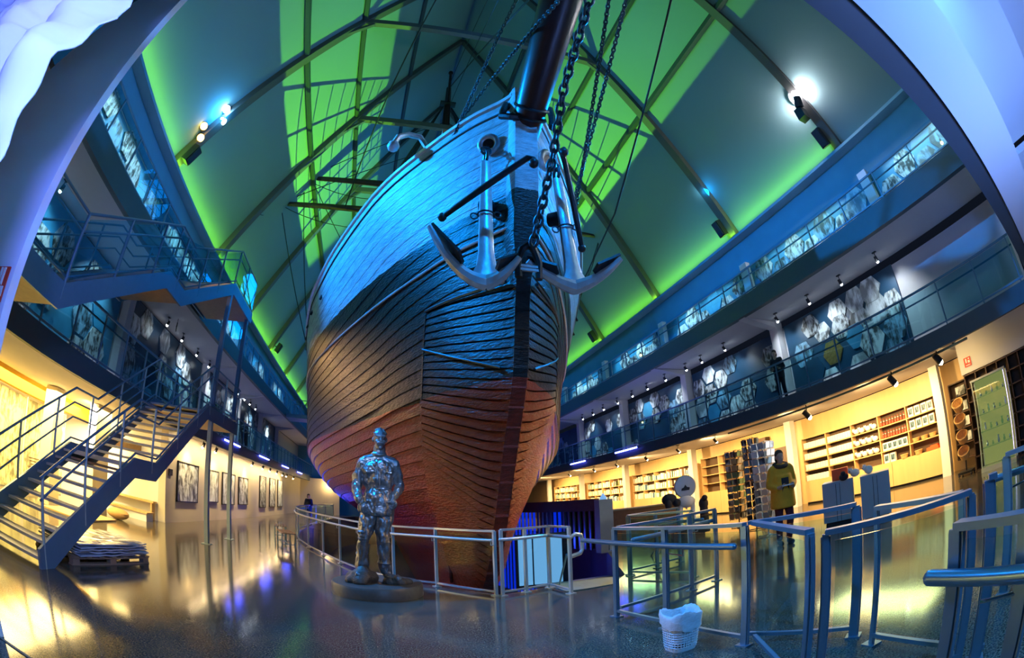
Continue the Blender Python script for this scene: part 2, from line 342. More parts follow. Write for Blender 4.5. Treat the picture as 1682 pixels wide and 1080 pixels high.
def sinterp(x, xs, ys):           # smooth (Catmull-Rom) interpolation
    n = len(xs)
    if x <= xs[0]: return ys[0]
    if x >= xs[-1]: return ys[-1]
    for i in range(n-1):
        if x <= xs[i+1]: break
    h = xs[i+1] - xs[i]; t = (x - xs[i])/h
    def sl(k):
        if k == 0: return (ys[1]-ys[0])/(xs[1]-xs[0])
        if k == n-1: return (ys[-1]-ys[-2])/(xs[-1]-xs[-2])
        return (ys[k+1]-ys[k-1])/(xs[k+1]-xs[k-1])
    a, b = sl(i)*h, sl(i+1)*h
    return (2*t**3-3*t**2+1)*ys[i] + (t**3-2*t**2+t)*a + (-2*t**3+3*t**2)*ys[i+1] + (t**3-t**2)*b

# ================================================================== THE SETTING
HY0, HY1 = 0.35, 48.0
XR, XL = 12.0, -7.2           # eaves
ZE = 10.0; APX, APZ = 2.4, 26.8
# floor with the ship's pit cut out
RAIL = [(1.88, 7.34), (1.07, 8.45), (.32, 9.05), (-.36, 10.05), (-.88, 11.2), (-1.45, 12.55), (-2.1, 14.2), (-2.75, 16.2), (-3.25, 18.6), (-3.52, 21), (-3.65, 24), (-3.65, 28), (-3.6, 33), (-3.5, 38)]
hole = [(x + .1, y + .05) for x, y in RAIL] + [(-2, 44), (7.6, 44), (8.1, 20), (7.3, 15), (6.3, 11.9), (4.5, 7.75), (3.75, 6.98), (2.98, 6.95), (2.92, 7.68), (2.4, 7.55)]
outer = [(-14, -4), (17, -4), (17, HY1 + .2), (-14, HY1 + .2)]
fl = MB()
allp = [V((x, y, 0)) for x, y in outer + hole]
tri = geometry.tessellate_polygon([[V((x, y, 0)) for x, y in outer], [V((x, y, 0)) for x, y in hole]])
fl.add(allp, [tuple(t) for t in tri])
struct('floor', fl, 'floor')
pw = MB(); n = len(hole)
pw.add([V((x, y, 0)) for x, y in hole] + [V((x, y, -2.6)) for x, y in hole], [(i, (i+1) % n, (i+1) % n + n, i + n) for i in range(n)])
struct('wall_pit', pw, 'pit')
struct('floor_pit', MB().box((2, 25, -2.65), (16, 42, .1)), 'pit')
# roof planes
def roofp(x0, sgn):
    nrm = V((-.868*sgn, 0, -.496))
    poly = [(x0, HY0, ZE), (APX, HY0, APZ), (APX, HY1, APZ), (x0, HY1, ZE)]
    return MB().prism(poly, -nrm*.15)
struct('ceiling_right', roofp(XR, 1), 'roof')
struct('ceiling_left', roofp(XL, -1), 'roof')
struct('wall_far', MB().prism([(-14, HY1, 0), (17, HY1, 0), (17, HY1, 10), (XR, HY1, ZE), (APX, HY1, APZ), (XL, HY1, ZE), (-14, HY1, 10)], (0, .2, 0)), 'upper')
# walls above and behind the galleries
struct('wall_right_upper', MB().box((XR + .12, 24.2, 8.85), (.24, 47.6, 2.5)), 'upper')
struct('wall_left_upper', MB().box((XL - .12, 25.2, 8.7), (.24, 45.6, 2.8)), 'upper')
struct('wall_right_gallery', MB().box((13.05, 24.2, 5.05), (.2, 47.6, 2.75)), 'soffit')
struct('wall_left_gallery', MB().box((-8.4, 25.2, 5.2), (.2, 45.6, 3.1)), 'soffit')
# gallery slabs
struct('floor_gallery_right_second', MB().box((13.1, 25.8, 3.61), (4.4, 44.4, .14)), 'soffit')
struct('trim_gallery_right_second', MB().box((10.98, 24.2, 3.50), (.18, 47.6, .42)), 'fascia')
struct('ceiling_shop', MB().box((13.4, 25.8, 3.52), (4.4, 44.4, .04)), 'soffit')
struct('ceiling_shop_near', MB().prism([(11.07, .3, 3.34), (14.05, .3, 3.82), (14.05, 3.6, 3.82), (11.07, 3.6, 3.34)], (0, 0, .05)), 'soffit')
struct('floor_gallery_right_third', MB().box((11.95, 24.2, 6.86), (2.0, 47.6, .36)), 'soffit')
struct('trim_gallery_right_third', MB().box((10.92, 24.2, 6.97), (.2, 47.6, .62)), 'fascia')
struct('floor_gallery_left_second', MB().box((-9.9, 26.2, 3.36), (6.9, 43.6, .28)), 'soffit')
struct('trim_gallery_left_second', MB().box((-6.5, 26.2, 3.34), (.16, 43.6, .46)), 'fascia')
struct('floor_gallery_left_third', MB().box((-7.4, 25.2, 7.0), (1.9, 45.6, .36)), 'soffit')
struct('trim_gallery_left_third', MB().box((-6.42, 25.2, 7.12), (.16, 45.6, .60)), 'fascia')
# eave ledges that hide the green strips
struct('trim_eave_right', MB().box((11.86, 24.2, 9.9), (.5, 47.6, .1)), 'upper')
struct('trim_eave_left', MB().box((-7.08, 25.2, 9.9), (.46, 45.6, .1)), 'upper')
# shop wall, left ground walls
struct('wall_right_ground', MB().box((15.95, 26, 1.75), (.2, 44, 3.5)), 'oak')
struct('wall_right_return', MB().box((14.1, 1.9, 3.3), (.14, 3.4, 1.1)), 'wallw')
struct('wall_left_ground', MB().prism([(-7.36, 14.67, 0), (-7.36, 48, 0), (-7.36, 48, 3.22), (-7.36, 14.67, 3.22)], (-.3, 0, 0)), 'tan')
struct('wall_left_end', MB().box((-10.4, 14.8, 1.6), (5.8, .2, 3.2)), 'wallw')
struct('wall_left_back', MB().box((-13.2, 8.5, 1.6), (.2, 13, 3.2)), 'tan')
struct('trim_left_beam', MB().box((-10.75, 9.6, 3.02), (.5, 9.6, .42)), 'yellow')
struct('wall_far_ground', MB().box((-5.5, 44.5, 1.7), (4, .2, 3.4)), 'tan')
for i, (x, y, wd, dp) in enumerate(((-8.9, 12.3, .35, .9), (-9.6, 10.5, .5, .5))):
    struct('trim_pillar_%d' % (i+1), MB().box((x, y, 1.6), (wd, dp, 3.2)), 'tan')
struct('trim_left_lintel', MB().bar((-8.9, 12.7, 2.35), (-8.6, 14.7, 2.35), .2, .3), 'wood')
# columns
k = 0
for y in (4.95, 11.95, 18.65, 25.5, 32.1, 38.9):
    k += 1; struct('trim_shop_column_%d' % k, MB().box((15.2, y, 1.75), (.32, .34, 3.5)), 'wallw')
for i, y in enumerate((9.8, 15.4, 21.0, 26.6, 32.2)):
    struct('trim_gallery_column_right_%d' % (i+1), MB().box((12.72, y, 5.2), (.34, .36, 2.96)), 'soffit')
    struct('trim_gallery_beam_right_%d' % (i+1), MB().prism([(10.95, y-.15, 6.66), (12.95, y-.15, 6.66), (12.95, y-.15, 6.38)], (0, .3, 0)), 'soffit')
for i, y in enumerate((11.6, 19.4, 25.0, 30.6, 36.2)):
    struct('trim_gallery_column_left_%d' % (i+1), MB().box((-8.1, y, 5.2), (.3, .36, 3.3)), 'soffit')
    struct('trim_gallery_beam_left_%d' % (i+1), MB().prism([(-6.5, y-.12, 6.82), (-8.3, y-.12, 6.82), (-8.3, y-.12, 6.5)], (0, .24, 0)), 'soffit')
for i, y in enumerate((3.9, 9.8, 15.4, 21.0, 26.6)):
    struct('trim_upper_column_right_%d' % (i+1), MB().box((11.82, y, 7.95), (.22, .34, 1.8)), 'wallw')
# roof frames: rafters, ties, purlins and strips for shadow bands
for i, y in enumerate((4.2, 9.8, 15.4, 21.0, 26.6, 32.2, 37.8, 43.4)):
    fr = MB()
    for (x0, s) in ((XR, -1), (XL, 1)):
        fr.bar((x0 + s*.12, y, ZE - .05), (APX - s*.05, y, APZ - .3), .24, .30, up=(0, 1, 0))
    zt = 18.1
    xl = XL + (zt - ZE)/1.75 + .05; xr = XR - (zt - ZE)/1.75 - .05
    fr.bar((xl, y, zt), (xr, y, zt), .2, .3)
    fr.bar((xl - .8, y, zt - 1.4), (xl + .6, y, zt), .12, .12, up=(0, 1, 0)); fr.bar((xr + .8, y, zt - 1.4), (xr - .6, y, zt), .12, .12, up=(0, 1, 0))
    o = struct('trim_roof_frame_%d' % (i+1), fr, 'frame')
pu = MB()
for z in (15.4, 18.2, 22.0):  # lowest pair is a dark strip standing in for the roof's shadow bands
    for (x0, s) in ((XR, -1), (XL, 1)):
        x = x0 + s*(z - ZE)/1.75
        pu.bar((x + s*.08, HY0, z - .05), (x + s*.08, HY1, z - .05), .16, .22)
struct('trim_purlins_and_shadow', pu, 'purlin_shade')
# gable frame on this side of the hall
struct('wall_front_left', MB().prism([(-3.02, 2.32, 0), (-3.02, 2.32, 8.1), (-7.35, 2.32, 0)], (0, .1, 0)), 'wallw')
hd = MB(); hd.box((7.2, -.24, 4.3), (10.8, .58, .4))
struct('trim_header', hd, 'wallw')
struct('ceiling_entrance', MB().box((4.3, -.95, 4.62), (5.2, .95, .1)), 'wallw')
struct('ceiling_entrance_side', MB().box((9.7, -2.2, 4.45), (5.6, 3.3, .1)), 'wallw')
struct('ceiling_entrance_upper', MB().box((4.3, -2.6, 5.1), (5.2, 2.4, .1)), 'wallw')
struct('trim_gable_track', MB().box((7.2, .20, 4.36), (10.8, .26, .3)), 'fascia')
struct('wall_entrance_right', MB().box((12.6, -1.6, 3.1), (.2, 3.2, 6.2)), 'wallw')
struct('trim_threshold', MB().box((-1.9, 2.36, .004), (3.6, .03, .008)), 'grey')

# ================================================================== THE SHIP
XS = 2.17
SZ = [-2.3, -.9, -.23, .25, 1.32, 2.66, 3.56, 4.70, 5.48, 6.58, 8.3, 9.2]
SY = [13.0, 10.1, 9.26, 8.71, 8.02, 7.23, 6.68, 6.40, 6.16, 5.9, 5.63, 5.55]
def stem_y(z): return sinterp(z, SZ, SY)
GS = [0, .2, .6, 1.1, 2.2, 3.6, 5.3, 7.5, 9.7, 11.7, 14, 18]; GM = [.13, .27, .56, .9, 1.45, 2.1, 2.85, 3.75, 4.55, 4.95, 5.2, 5.3]
TS = [0, .3, .7, 1.35, 1.8, 2.9, 3.8, 5.8, 6.7, 8.5, 12, 18]; TM = [.20, .38, .70, 1.16, 1.47, 2.25, 2.82, 3.75, 4.1, 4.7, 5.25, 5.4]
PZ = [-2.3, -1, 0, 1, 1.9, 2.8, 3.5, 9.5]; PP = [.03, .10, .27, .52, .78, .93, 1.0, 1.0]
def hb(z, s):
    a = .13 + (sinterp(s, GS, GM) - .13)*sinterp(z, PZ, PP)
    b = sinterp(s, TS, TM)
    w_ = min(1, max(0, (z - 5)/3.5)); w_ = w_*w_*(3 - 2*w_)
    r = lerp(a, b, w_)
    if s > 24: t = (s - 24)/13.5; r *= max(.03, 1 - t**2.2)
    return r
def zg(s): return sinterp(s, [0, 1.3, 2.9, 4, 6.7, 8.5, 12, 20, 30, 38], [8.85, 8.95, 8.8, 8.55, 8.2, 8.0, 7.6, 7.3, 7.6, 8.2])
ship = thing('wooden_ship', 'huge wooden polar ship with red, black and pale painted hull standing in its pit', 'ship', (XS, 6, 0))
NS = 64
sv = [38*(i/NS)**1.55 for i in range(NS+1)]
NP = 40
def hull_side(sgn, offs=0.0, t0=0, t1=1, smin=0, smax=99, zmin=-9, zmax=99):
    mb = MB(); rows = []
    for k in range(NP):
        for e in (0, 1):
            t = (k + e)/NP
            row = []
            for s in sv:
                z = -2.3 + (zg(s) + 2.3)*t
                st = .045 if z < 3.7 else (.016 if z < 6.4 else .007)
                off = st*(1 - e)
                row.append(V((sgn*(hb(z, s) + off + offs) , stem_y(z) + s - off*.3, z)))
            rows.append(row)
    W = NS + 1
    vs_ = [p for r_ in rows for p in r_]
    fs = [(i*W + j, i*W + j + 1, (i+1)*W + j + 1, (i+1)*W + j) for i in range(len(rows)-1) for j in range(NS)]
    mb.add([V((p.x + XS, p.y, p.z)) for p in vs_], fs)
    return mb
for sg, nme in ((-1, 'port'), (1, 'starboard')):
    o = hull_side(sg).build('hull_planking', 'hull', ship, smooth=True, loc=None)
    o.matrix_parent_inverse = Matrix.Translation((-XS, -6, 0))
def inship(o): o.matrix_parent_inverse = Matrix.Translation((-XS, -6, 0)); return o
# stem post
st = MB(); prof = []
zs = [-2.3 + (9.0 + 2.3)*i/60 for i in range(61)]
L = []
for z in zs:
    y = stem_y(z) - .10
    hw = lerp(.12, .21, min(1, max(0, (z - 5.0)/.8)))
    L.append([(XS - hw - .08, y + .35, z), (XS - hw - .03, y + .03, z), (XS - hw, y - .03, z), (XS + hw, y - .03, z), (XS + hw + .03, y + .03, z), (XS + hw + .08, y + .35, z)])
vs_ = [p for r_ in L for p in r_]
st.add(vs_, [(i*6+k, i*6+k+1, (i+1)*6+k+1, (i+1)*6+k) for i in range(60) for k in range(5)] + [tuple(range(6)), tuple(60*6+k for k in range(6))])
inship(st.build('stem_post', 'hull', ship, smooth=True))
for i in range(17):
    z = .2 + i*.29; y = stem_y(z) - .135
    inship(MB().bar((XS - .125, y - .004, z), (XS + .125, y - .004, z), .012, .035 if i % 4 else .05).build('stem_iron_band', 'hull', ship))
# iron-bound ice sheathing round the bow, its boards running down to the stem
for sg in (-1, 1):
    mb = MB(); pitch = .155; prev_row = None
    for k in range(46):
        zt0 = -1.0 + k*pitch
        kz = 1 if zt0 < 2.9 else .45
        for (fz, off) in ((0, .012), (.13, .012), (.15, .075 + .055*kz), (.6, .075 + .042*kz), (.97, .075 + .026*kz), (1.0, .012 + .05*(1-kz))):
            row = []
            for j in range(9):
                u = j/8; s = u*1.78
                z = zt0 + fz*pitch + u*interp(zt0 + fz*pitch, [-1, .8, 1.57, 2.55, 4.6, 5], [1.2, 1.1, .9, .57, .28, .2])
                z = min(z, 4.98 + .14*u)
                row.append(V((XS + sg*(hb(z, s) + off), stem_y(z) + s - off*.35, z)) if j else V((XS + sg*.122, stem_y(z) - .06 - off*.7, z)))
            if prev_row is not None and prev_row[0].z < 4.97: mb.add(prev_row + row, [(a, a+1, a+10, a+9) for a in range(8)])
            prev_row = row
    # closing edge along the aft side
    edge = []
    for i in range(40):
        z = -.4 + i*(5.5/39); s = 1.78
        edge.append(V((XS + sg*(hb(z, s) + .06), stem_y(z) + s - .02, z)))
    mb.tube(edge, .05, 6)
    inship(mb.build('ice_sheathing', 'hull', ship, smooth=True))
    top = [V((XS + sg*(hb(5.05 + .14*u, .06 + u*1.72) + .09), stem_y(5.0) + .0 + u*1.72 - .02, 5.03 + .12*u)) for u in [i/8 for i in range(9)]]
    inship(MB().tube(top, .035, 6).build('iron_strap', 'chain', ship, smooth=True))
    low = [V((XS + sg*(hb(z_, s_) + .115), stem_y(z_) + s_ - .03, z_)) for z_, s_ in [(3.7 + .75*u, .06 + u*1.72) for u in [i/8 for i in range(9)]]]
    inship(MB().tube(low, .022, 6).build('iron_strap', 'chain', ship, smooth=True))
    stk = [V((XS + sg*(hb(z_, s_) + .03), stem_y(z_) + s_, z_)) for z_, s_ in [(5.98 - .010*s_*0, s_) for s_ in sv if s_ < 30]]
    inship(MB().tube(stk, .028, 6).build('rubbing_strake', 'anchor', ship, smooth=True))
    cap = [V((XS + sg*(hb(zg(s_), s_)), stem_y(zg(s_)) + s_, zg(s_) + .03)) for s_ in sv]
    inship(MB().tube(cap, .07, 8).build('gunwale_cap', 'anchor', ship, smooth=True))
    cap2 = [V((XS + sg*(hb(zg(s_)-.28, s_) + .015), stem_y(zg(s_)-.28) + s_, zg(s_) - .28)) for s_ in sv]
    inship(MB().tube(cap2, .022, 6).build('dark_rail_line', 'black', ship, smooth=True))
dk = MB(); rows = [[V((XS + sg*max(.05, hb(6.9, s_) - .05), stem_y(6.9) + s_, zg(s_) - 1.0)) for sg in (-1, 1)] for s_ in sv]
dk.add([p for r_ in rows for p in r_], [(2*i, 2*i+1, 2*i+3, 2*i+2) for i in range(len(rows)-1)])
inship(dk.build('deck', 'wood', ship))
inship(MB().bar((XS, 10.5, -2.35), (XS, 40, -2.35), .4, .5).build('keel', 'anchord', ship))
# added blockers on deck, out of view: cut the flood beams to a roof band
dh = MB()
for sg in (-1, 1): dh.box((XS + sg*1.25, 14, 8.35), (.12, 13, 2.5))
dh.box((XS, 14, 10.35), (1.0, 13, .12))
for y in (9.2, 14, 18.8): dh.bar((XS - .45, y, 10.3), (XS - .45, y, 7.2), .06)
inship(dh.build('beam_blocker', 'wood', ship))
# hawse pipes, bolts
def ring(mb, c, axis, R, r, n=18):
    axis = V(axis).normalized(); a = axis.orthogonal().normalized(); b = axis.cross(a); c = V(c)
    mb.tube([c + (a*math.cos(2*PI*k/n) + b*math.sin(2*PI*k/n))*R for k in range(n)], r, 8, close=True)
for c_, ax in (((1.60, 6.10, 7.86), (-.5, -.75, -.3)), ((2.70, 6.00, 7.60), (.5, -.75, -.3))):
    mb = MB(); ring(mb, c_, ax, .17, .065); mb2 = MB().lathe([(.13, -.05), (.13, .03)], c_, 16, V(ax))
    h = inship(mb.build('hawse_pipe', 'anchor', ship, smooth='all')); inship(mb2.build('hawse_hole', 'black', ship))
for c_, ax in (((1.62, 6.33, 6.52), (-.6, -.75, -.2)), ((2.88, 6.33, 6.45), (.7, -.65, -.2))):
    inship(MB().lathe([(.13, -.1), (.15, .08), (.11, .15), (.001, .17)], c_, 18, V(ax)).build('fender_boss', 'anchord', ship, smooth=True))
# bowsprit
bsd = V((0, -1, .60)).normalized()
b0 = V((XS + .08, 6.3, 7.85)); b1 = b0 + bsd*7.2
inship(MB().tube([b0, b0 + bsd*1.0, b0 + bsd*3.5, b1], [.27, .31, .41, .38], 12).build('bowsprit', 'tar', ship, smooth=True))
mbc = MB()
for q in (.85, 1.05): mbc.tube([b0 + bsd*q + V((math.cos(a), math.sin(a)*.6, math.sin(a)))*.32 for a in [2*PI*i/16 for i in range(16)]], .03, 6, close=True)
inship(mbc.build('gammoning_band', 'anchord', ship, smooth=True))
inship(MB().tube([(1.86, 5.75, 8.75), (1.75, 5.62, 8.35), (1.72, 5.62, 8.2), (1.85, 5.5, 8.1), (2.02, 5.5, 8.12)], .07, 8).build('cathead_hook', 'anchord', ship, smooth=True))
inship(MB().tube([(2.72, 5.6, 8.7), (2.66, 5.42, 8.25), (2.6, 5.35, 7.85)], .07, 8).build('cathead_hook', 'anchord', ship, smooth=True))
# masts and yards
mast = MB().tube([(XS, 17.6, 6.5), (XS, 17.7, 20.0), (XS, 17.75, 22.3), (XS, 17.8, 24.4)], [.30, .24, .2, .15], 12)
inship(mast.build('foremast', 'tar', ship, smooth=True))
inship(MB().tube([(XS, 17.55, 22.8), (XS, 17.6, 25.8)], .09, 8).ball((XS, 17.6, 25.85), .16).build('topmast', 'tar', ship, smooth=True))
inship(MB().box((XS, 17.6, 22.6), (.9, .4, .08)).build('crosstrees', 'rope', ship))
inship(MB().tube([(XS, 29.5, 6.5), (XS, 29.8, 21.5)], .26, 10, r1=.18).build('mainmast', 'tar', ship, smooth=True))
for (xl, xr, y, z) in ((-4.85, 9.3, 17.35, 15.75), (-5.75, 10.45, 17.1, 13.95)):
    yb = MB().tube([(xl, y, z), (xl + 1.2, y, z), (XS, y, z - .05), (xr - 1.2, y - .2, z), (xr, y - .2, z)], [.07, .12, .2, .12, .07], 10)
    inship(yb.build('yard', 'tar', ship, smooth=True))
inship(MB().tube([(XS + .1, 17.2, 13.9), (XS + .1, 17.3, 10.6)], .2, 10).build('furled_sail', 'dark', ship, smooth=True))
# rigging (shrouds with ratlines, stays, footropes)
def shrouds(name, ym, zm, sg, ya, yb_, nsh=7, zr=7.4):
    mb = MB(); ends = []
    for k in range(nsh):
        y = lerp(ya, yb_, k/(nsh-1)); s_ = y - stem_y(7.5); top = V((XS + sg*.25, ym, zm)); bot = V((XS + sg*(hb(7.5, s_) + .05), y, zr))
        ends.append((top, bot)); mb.tube([top, bot], .04, 5)
    for i in range(1, 30):
        t = i/31
        mb.tube([lerp(a, b, t) for a, b in ends], .02, 4)
    inship(mb.build(name, 'rope', ship))
for sg in (-1, 1):
    shrouds('foremast_shrouds', 17.7, 22.4, sg, 12.8, 20.4)
    shrouds('mainmast_shrouds', 29.7, 20.8, sg, 28.6, 33.0)
stays = MB()
def rope(a, b, r=.02, sag=0, n=2):
    a, b = V(a), V(b); pts = [lerp(a, b, i/max(1, n-1)) for i in range(n)]
    for i, p in enumerate(pts): p.z -= sag*4*(i/(n-1))*(1 - i/(n-1))
    stays.tube(pts, r, 5)
rope((XS, 17.6, 24.2), (2.53, 5.44, 13.47), .03); rope((2.53, 5.44, 13.47), (2.6, 0.6, 9.2), .03)
rope((XS, 17.6, 24.6), (2.0, 2.2, 14.5), .016); rope((XS+.1, 17.6, 22.4), (2.1, 3.0, 13.9), .016)
rope((-4.5, 17.35, 15.75), (XS, 17.6, 21), .02); rope((9.0, 17.2, 15.75), (XS, 17.6, 21), .02)
rope((-5.4, 17.1, 13.95), (XS, 17.6, 19), .02); rope((-5.4, 17.1, 13.95), (-4.5, 17.35, 15.75), .02)
rope((-4.6, 17.35, 15.75), (-2.9, 17.2, 7.4), .02); rope((-5.35, 17.1, 13.95), (-3.0, 19, 7.2), .022)
rope((-4.6, 17.3, 15.7), (1.8, 17.3, 15.5), .018, .9, 12); rope((-5.4, 17.1, 13.9), (1.8, 17.1, 13.7), .018, .9, 12)
rope((-5.4, 17.1, 13.9), (-6.0, 15.3, 12.4), .015, .5, 8); rope((-4.2, 17.3, 15.6), (.5, 17.2, 8), .018)
rope((10.1, 16.9, 13.95), (7.4, 17, 7.4), .02); rope((10.1, 16.9, 13.9), (8.0, 17.2, 9.6), .02, .5, 8)
inship(stays.build('standing_rigging', 'rope', ship))
# davit hook and cowl on the port rail
inship(MB().tube([(.75, 8.05, 8.9), (.60, 8.0, 9.35), (.38, 7.9, 9.62), (.1, 7.85, 9.62), (-.14, 7.8, 9.45), (-.22, 7.8, 9.2)], .075, 8).build('davit', 'anchor', ship, smooth=True))
inship(MB().ball((-.22, 7.8, 9.12), .15, 10).build('davit_block', 'anchor', ship, smooth=True))

# ---- chains and wires hung from the bow
def chain(name, label, pts, pitch=.16, r=.022, mname='chain'):
    mb = MB(); P = []
    pts = [V(p) for p in pts]
    seg = 0; pos = pts[0].copy(); i = 0
    tot = [0]
    for a, b in zip(pts, pts[1:]): tot.append(tot[-1] + (b - a).length)
    n_ = int(tot[-1]/(pitch*.72))
    for q in range(n_):
        d = (q + .5)*tot[-1]/n_
        for k in range(len(pts)-1):
            if d <= tot[k+1]: break
        t = (d - tot[k])/(tot[k+1] - tot[k]); c_ = lerp(pts[k], pts[k+1], t); ax = (pts[k+1] - pts[k]).normalized()
        side = ax.orthogonal().normalized(); side2 = ax.cross(side); s1 = side if q % 2 else side2
        loop = []
        for j in range(10):
            an = 2*PI*j/10; loop.append(c_ + ax*math.cos(an)*pitch*.5 + s1*math.sin(an)*pitch*.30)
        mb.tube(loop, r, 5, close=True)
    o = mb.build(name, mname, smooth='all', parent=ship if label is None else None)
    return inship(o) if label is None else tag(o, label, 'chain')
chain('bobstay_chain', None, [(2.12, 5.52, 5.28), (2.28, 4.82, 6.50), (2.2, 3.97, 7.2), (2.12, 2.53, 7.74), (2.1, 1.6, 8.1)], .21, .028)
chain('rigging_chain', None, [(.74, 8.0, 7.85), (1.28, 6.1, 9.5), (1.71, 4.27, 10.76), (1.85, 3.6, 11.2)], .11, .016)
chain('rigging_chain', None, [(.52, 8.35, 8.7), (1.61, 6.3, 10.0), (1.97, 3.01, 8.60), (2.0, 2.4, 8.5)], .11, .016)
chain('rigging_chain', None, [(3.95, 7.5, 7.7), (3.3, 4.8, 8.45), (2.8, 2.85, 8.83), (2.6, 2.2, 9.0)], .11, .017)
chain('rigging_chain', None, [(3.98, 7.55, 8.05), (3.5, 4.8, 8.6), (3.14, 2.79, 8.99), (3.0, 2.1, 9.1)], .11, .017)
inship(MB().tube([(5.9, 11.4, 8.0), (4.99, 7.49, 7.84), (3.81, 2.39, 8.87), (3.6, 1.6, 9.1)], .022, 6).build('wire_stay', 'rope', ship))
inship(MB().tube([(-1.71, 13.0, 11.0), (-.68, 8.97, 12.59), (.11, 6.5, 14.42), (.3, 5.2, 15.6)], .022, 6).build('wire_stay', 'rope', ship))
SO = V((2.1, 5.95, 5.1))
mb = MB().tube([(-.16, -.22, -.28), (-.17, -.24, 0), (-.1, -.26, .2), (0, -.3, .27), (.1, -.26, .2), (.17, -.24, 0), (.16, -.22, -.28)], .06, 8)
mb.v = [V(p) + SO for p in mb.v]; shk = inship(mb.build('stem_shackle', 'anchord', ship, smooth=True))
mb = MB()
for z in (-.1, -.16): mb.bar((-.15, -.26, z), (.15, -.26, z), .04)
mb.v = [V(p) + SO for p in mb.v]; mb.build('shackle_pin', 'anchor', shk)

# ---- anchors
def anchor(name, label, crown, top, tipa, tipb, st0, st1, fl_in):
    crown, top, tipa, tipb, st0, st1 = map(V, (crown, top, tipa, tipb, st0, st1))
    t = thing(name, label, 'anchor', crown)
    def B(mb, nm_, m_, sm=True): return mb.build(nm_, m_, t, smooth=sm, loc=None)
    O = crown
    up = (top - crown).normalized(); fwd = V((0, -1, 0)) - up*V((0, -1, 0)).dot(up); fwd.normalize()
    sh_ = MB()
    n_ = 10; L_ = (top - crown).length
    side = up.cross(fwd).normalized()
    rows = []
    for i in range(n_+1):
        q = i/n_; w_ = .13 - .045*q
        if q < .12: w_ = .13 + (.12-q)*1.2
        c_ = (top - O)*q
        rows.append([c_ + side*w_*a + fwd*.085*(1-.3*q)*b for a, b in ((-1, -.5), (-.5, -1), (.5, -1), (1, -.5), (1, .5), (.5, 1), (-.5, 1), (-1, .5))])
    sh_.add([p for r_ in rows for p in r_], [(i*8+k, i*8+(k+1) % 8, (i+1)*8+(k+1) % 8, (i+1)*8+k) for i in range(n_) for k in range(8)] + [tuple(range(8)), tuple(n_*8+k for k in range(8))])
    B(sh_, 'shank', 'anchor')
    for tip in (tipa, tipb):
        e = tip - O; out = e - up*e.dot(up); outn = out.normalized(); rr = out.length; hh = e.dot(up)
        arm = []; rad = []
        for i in range(9):
            q = i/8
            arm.append(outn*rr*q + up*(hh*(q**2.1) - .03*(1 - q))); rad.append(lerp(.13, .045, q))
        armo = B(MB().tube(arm, rad, 8), 'arm', 'anchor')
        # palm (fluke): broad spade on the inner side of the arm
        a0 = arm[4]; a1 = arm[8]; dirn = (a1 - a0).normalized(); inn = (up*1.0 - outn*.35); inn = (inn - dirn*inn.dot(dirn)).normalized()
        wdir = dirn.cross(inn).normalized()
        pl = [a1 + dirn*.04, a0 + dirn*.12 + wdir*.24, a0 - dirn*.02 + wdir*.13, a0 - dirn*.02 - wdir*.13, a0 + dirn*.12 - wdir*.24]
        pl = [p + inn*.05 for p in pl]
        mbp = MB().prism(pl, inn*.045)
        mbp.build('fluke', 'anchord', armo)
    s0, s1 = st0 - O, st1 - O; dd = (s1 - s0).normalized()
    bend = s1 + V((.03, -.02, -.17))
    mbs = MB().tube([s0 + dd*-.02, s0, lerp(s0, s1, .5), s1 - dd*.05, s1 + V((.04, 0, -.06)), bend], [.03, .045, .055, .048, .045, .04], 8)
    mbs.ball(s0, .075, 8); mbs.ball(bend, .085, 8)
    B(mbs, 'stock', 'anchord')
    mbr = MB(); ring(mbr, (top - O) + up*.12, side, .12, .03); ring(mbr, (top - O) + up*.30, fwd, .09, .025)
    B(mbr, 'ring', 'chain')
    mbk = MB(); mid = (top - O)*.50
    mbk.tube([mid + side*.14*math.cos(a) + fwd*.12*math.sin(a) + up*.02 for a in [2*PI*i/12 for i in range(12)]], .016, 6, close=True)
    ring(mbk, mid + side*.2 + up*.05, fwd, .06, .013, 12); ring(mbk, mid - side*.2 - up*.04, fwd, .06, .013, 12)
    B(mbk, 'shank_clamp', 'chain')
    return t
anchor('ship_anchor', 'blue-lit stock anchor hanging on the port bow, left of the stem', (1.49, 5.92, 4.80), (1.51, 5.98, 7.26), (.59, 5.95, 5.69), (1.93, 5.62, 5.10), (.77, 5.85, 5.82), (1.96, 4.92, 6.56), 1)
anchor('ship_anchor', 'blue-lit stock anchor hanging on the starboard bow, right of the stem', (3.01, 6.05, 4.96), (2.88, 6.0, 7.16), (3.62, 5.48, 5.26), (2.12, 5.80, 5.16), (3.25, 6.1, 5.75), (2.7, 5.3, 7.35), 1)
chain('anchor_chain', None, [(1.62, 6.2, 8.0), (1.53, 6.02, 7.55)], .13, .022)
chain('anchor_chain', None, [(2.86, 6.1, 7.9), (2.88, 6.0, 7.45)], .13, .022)

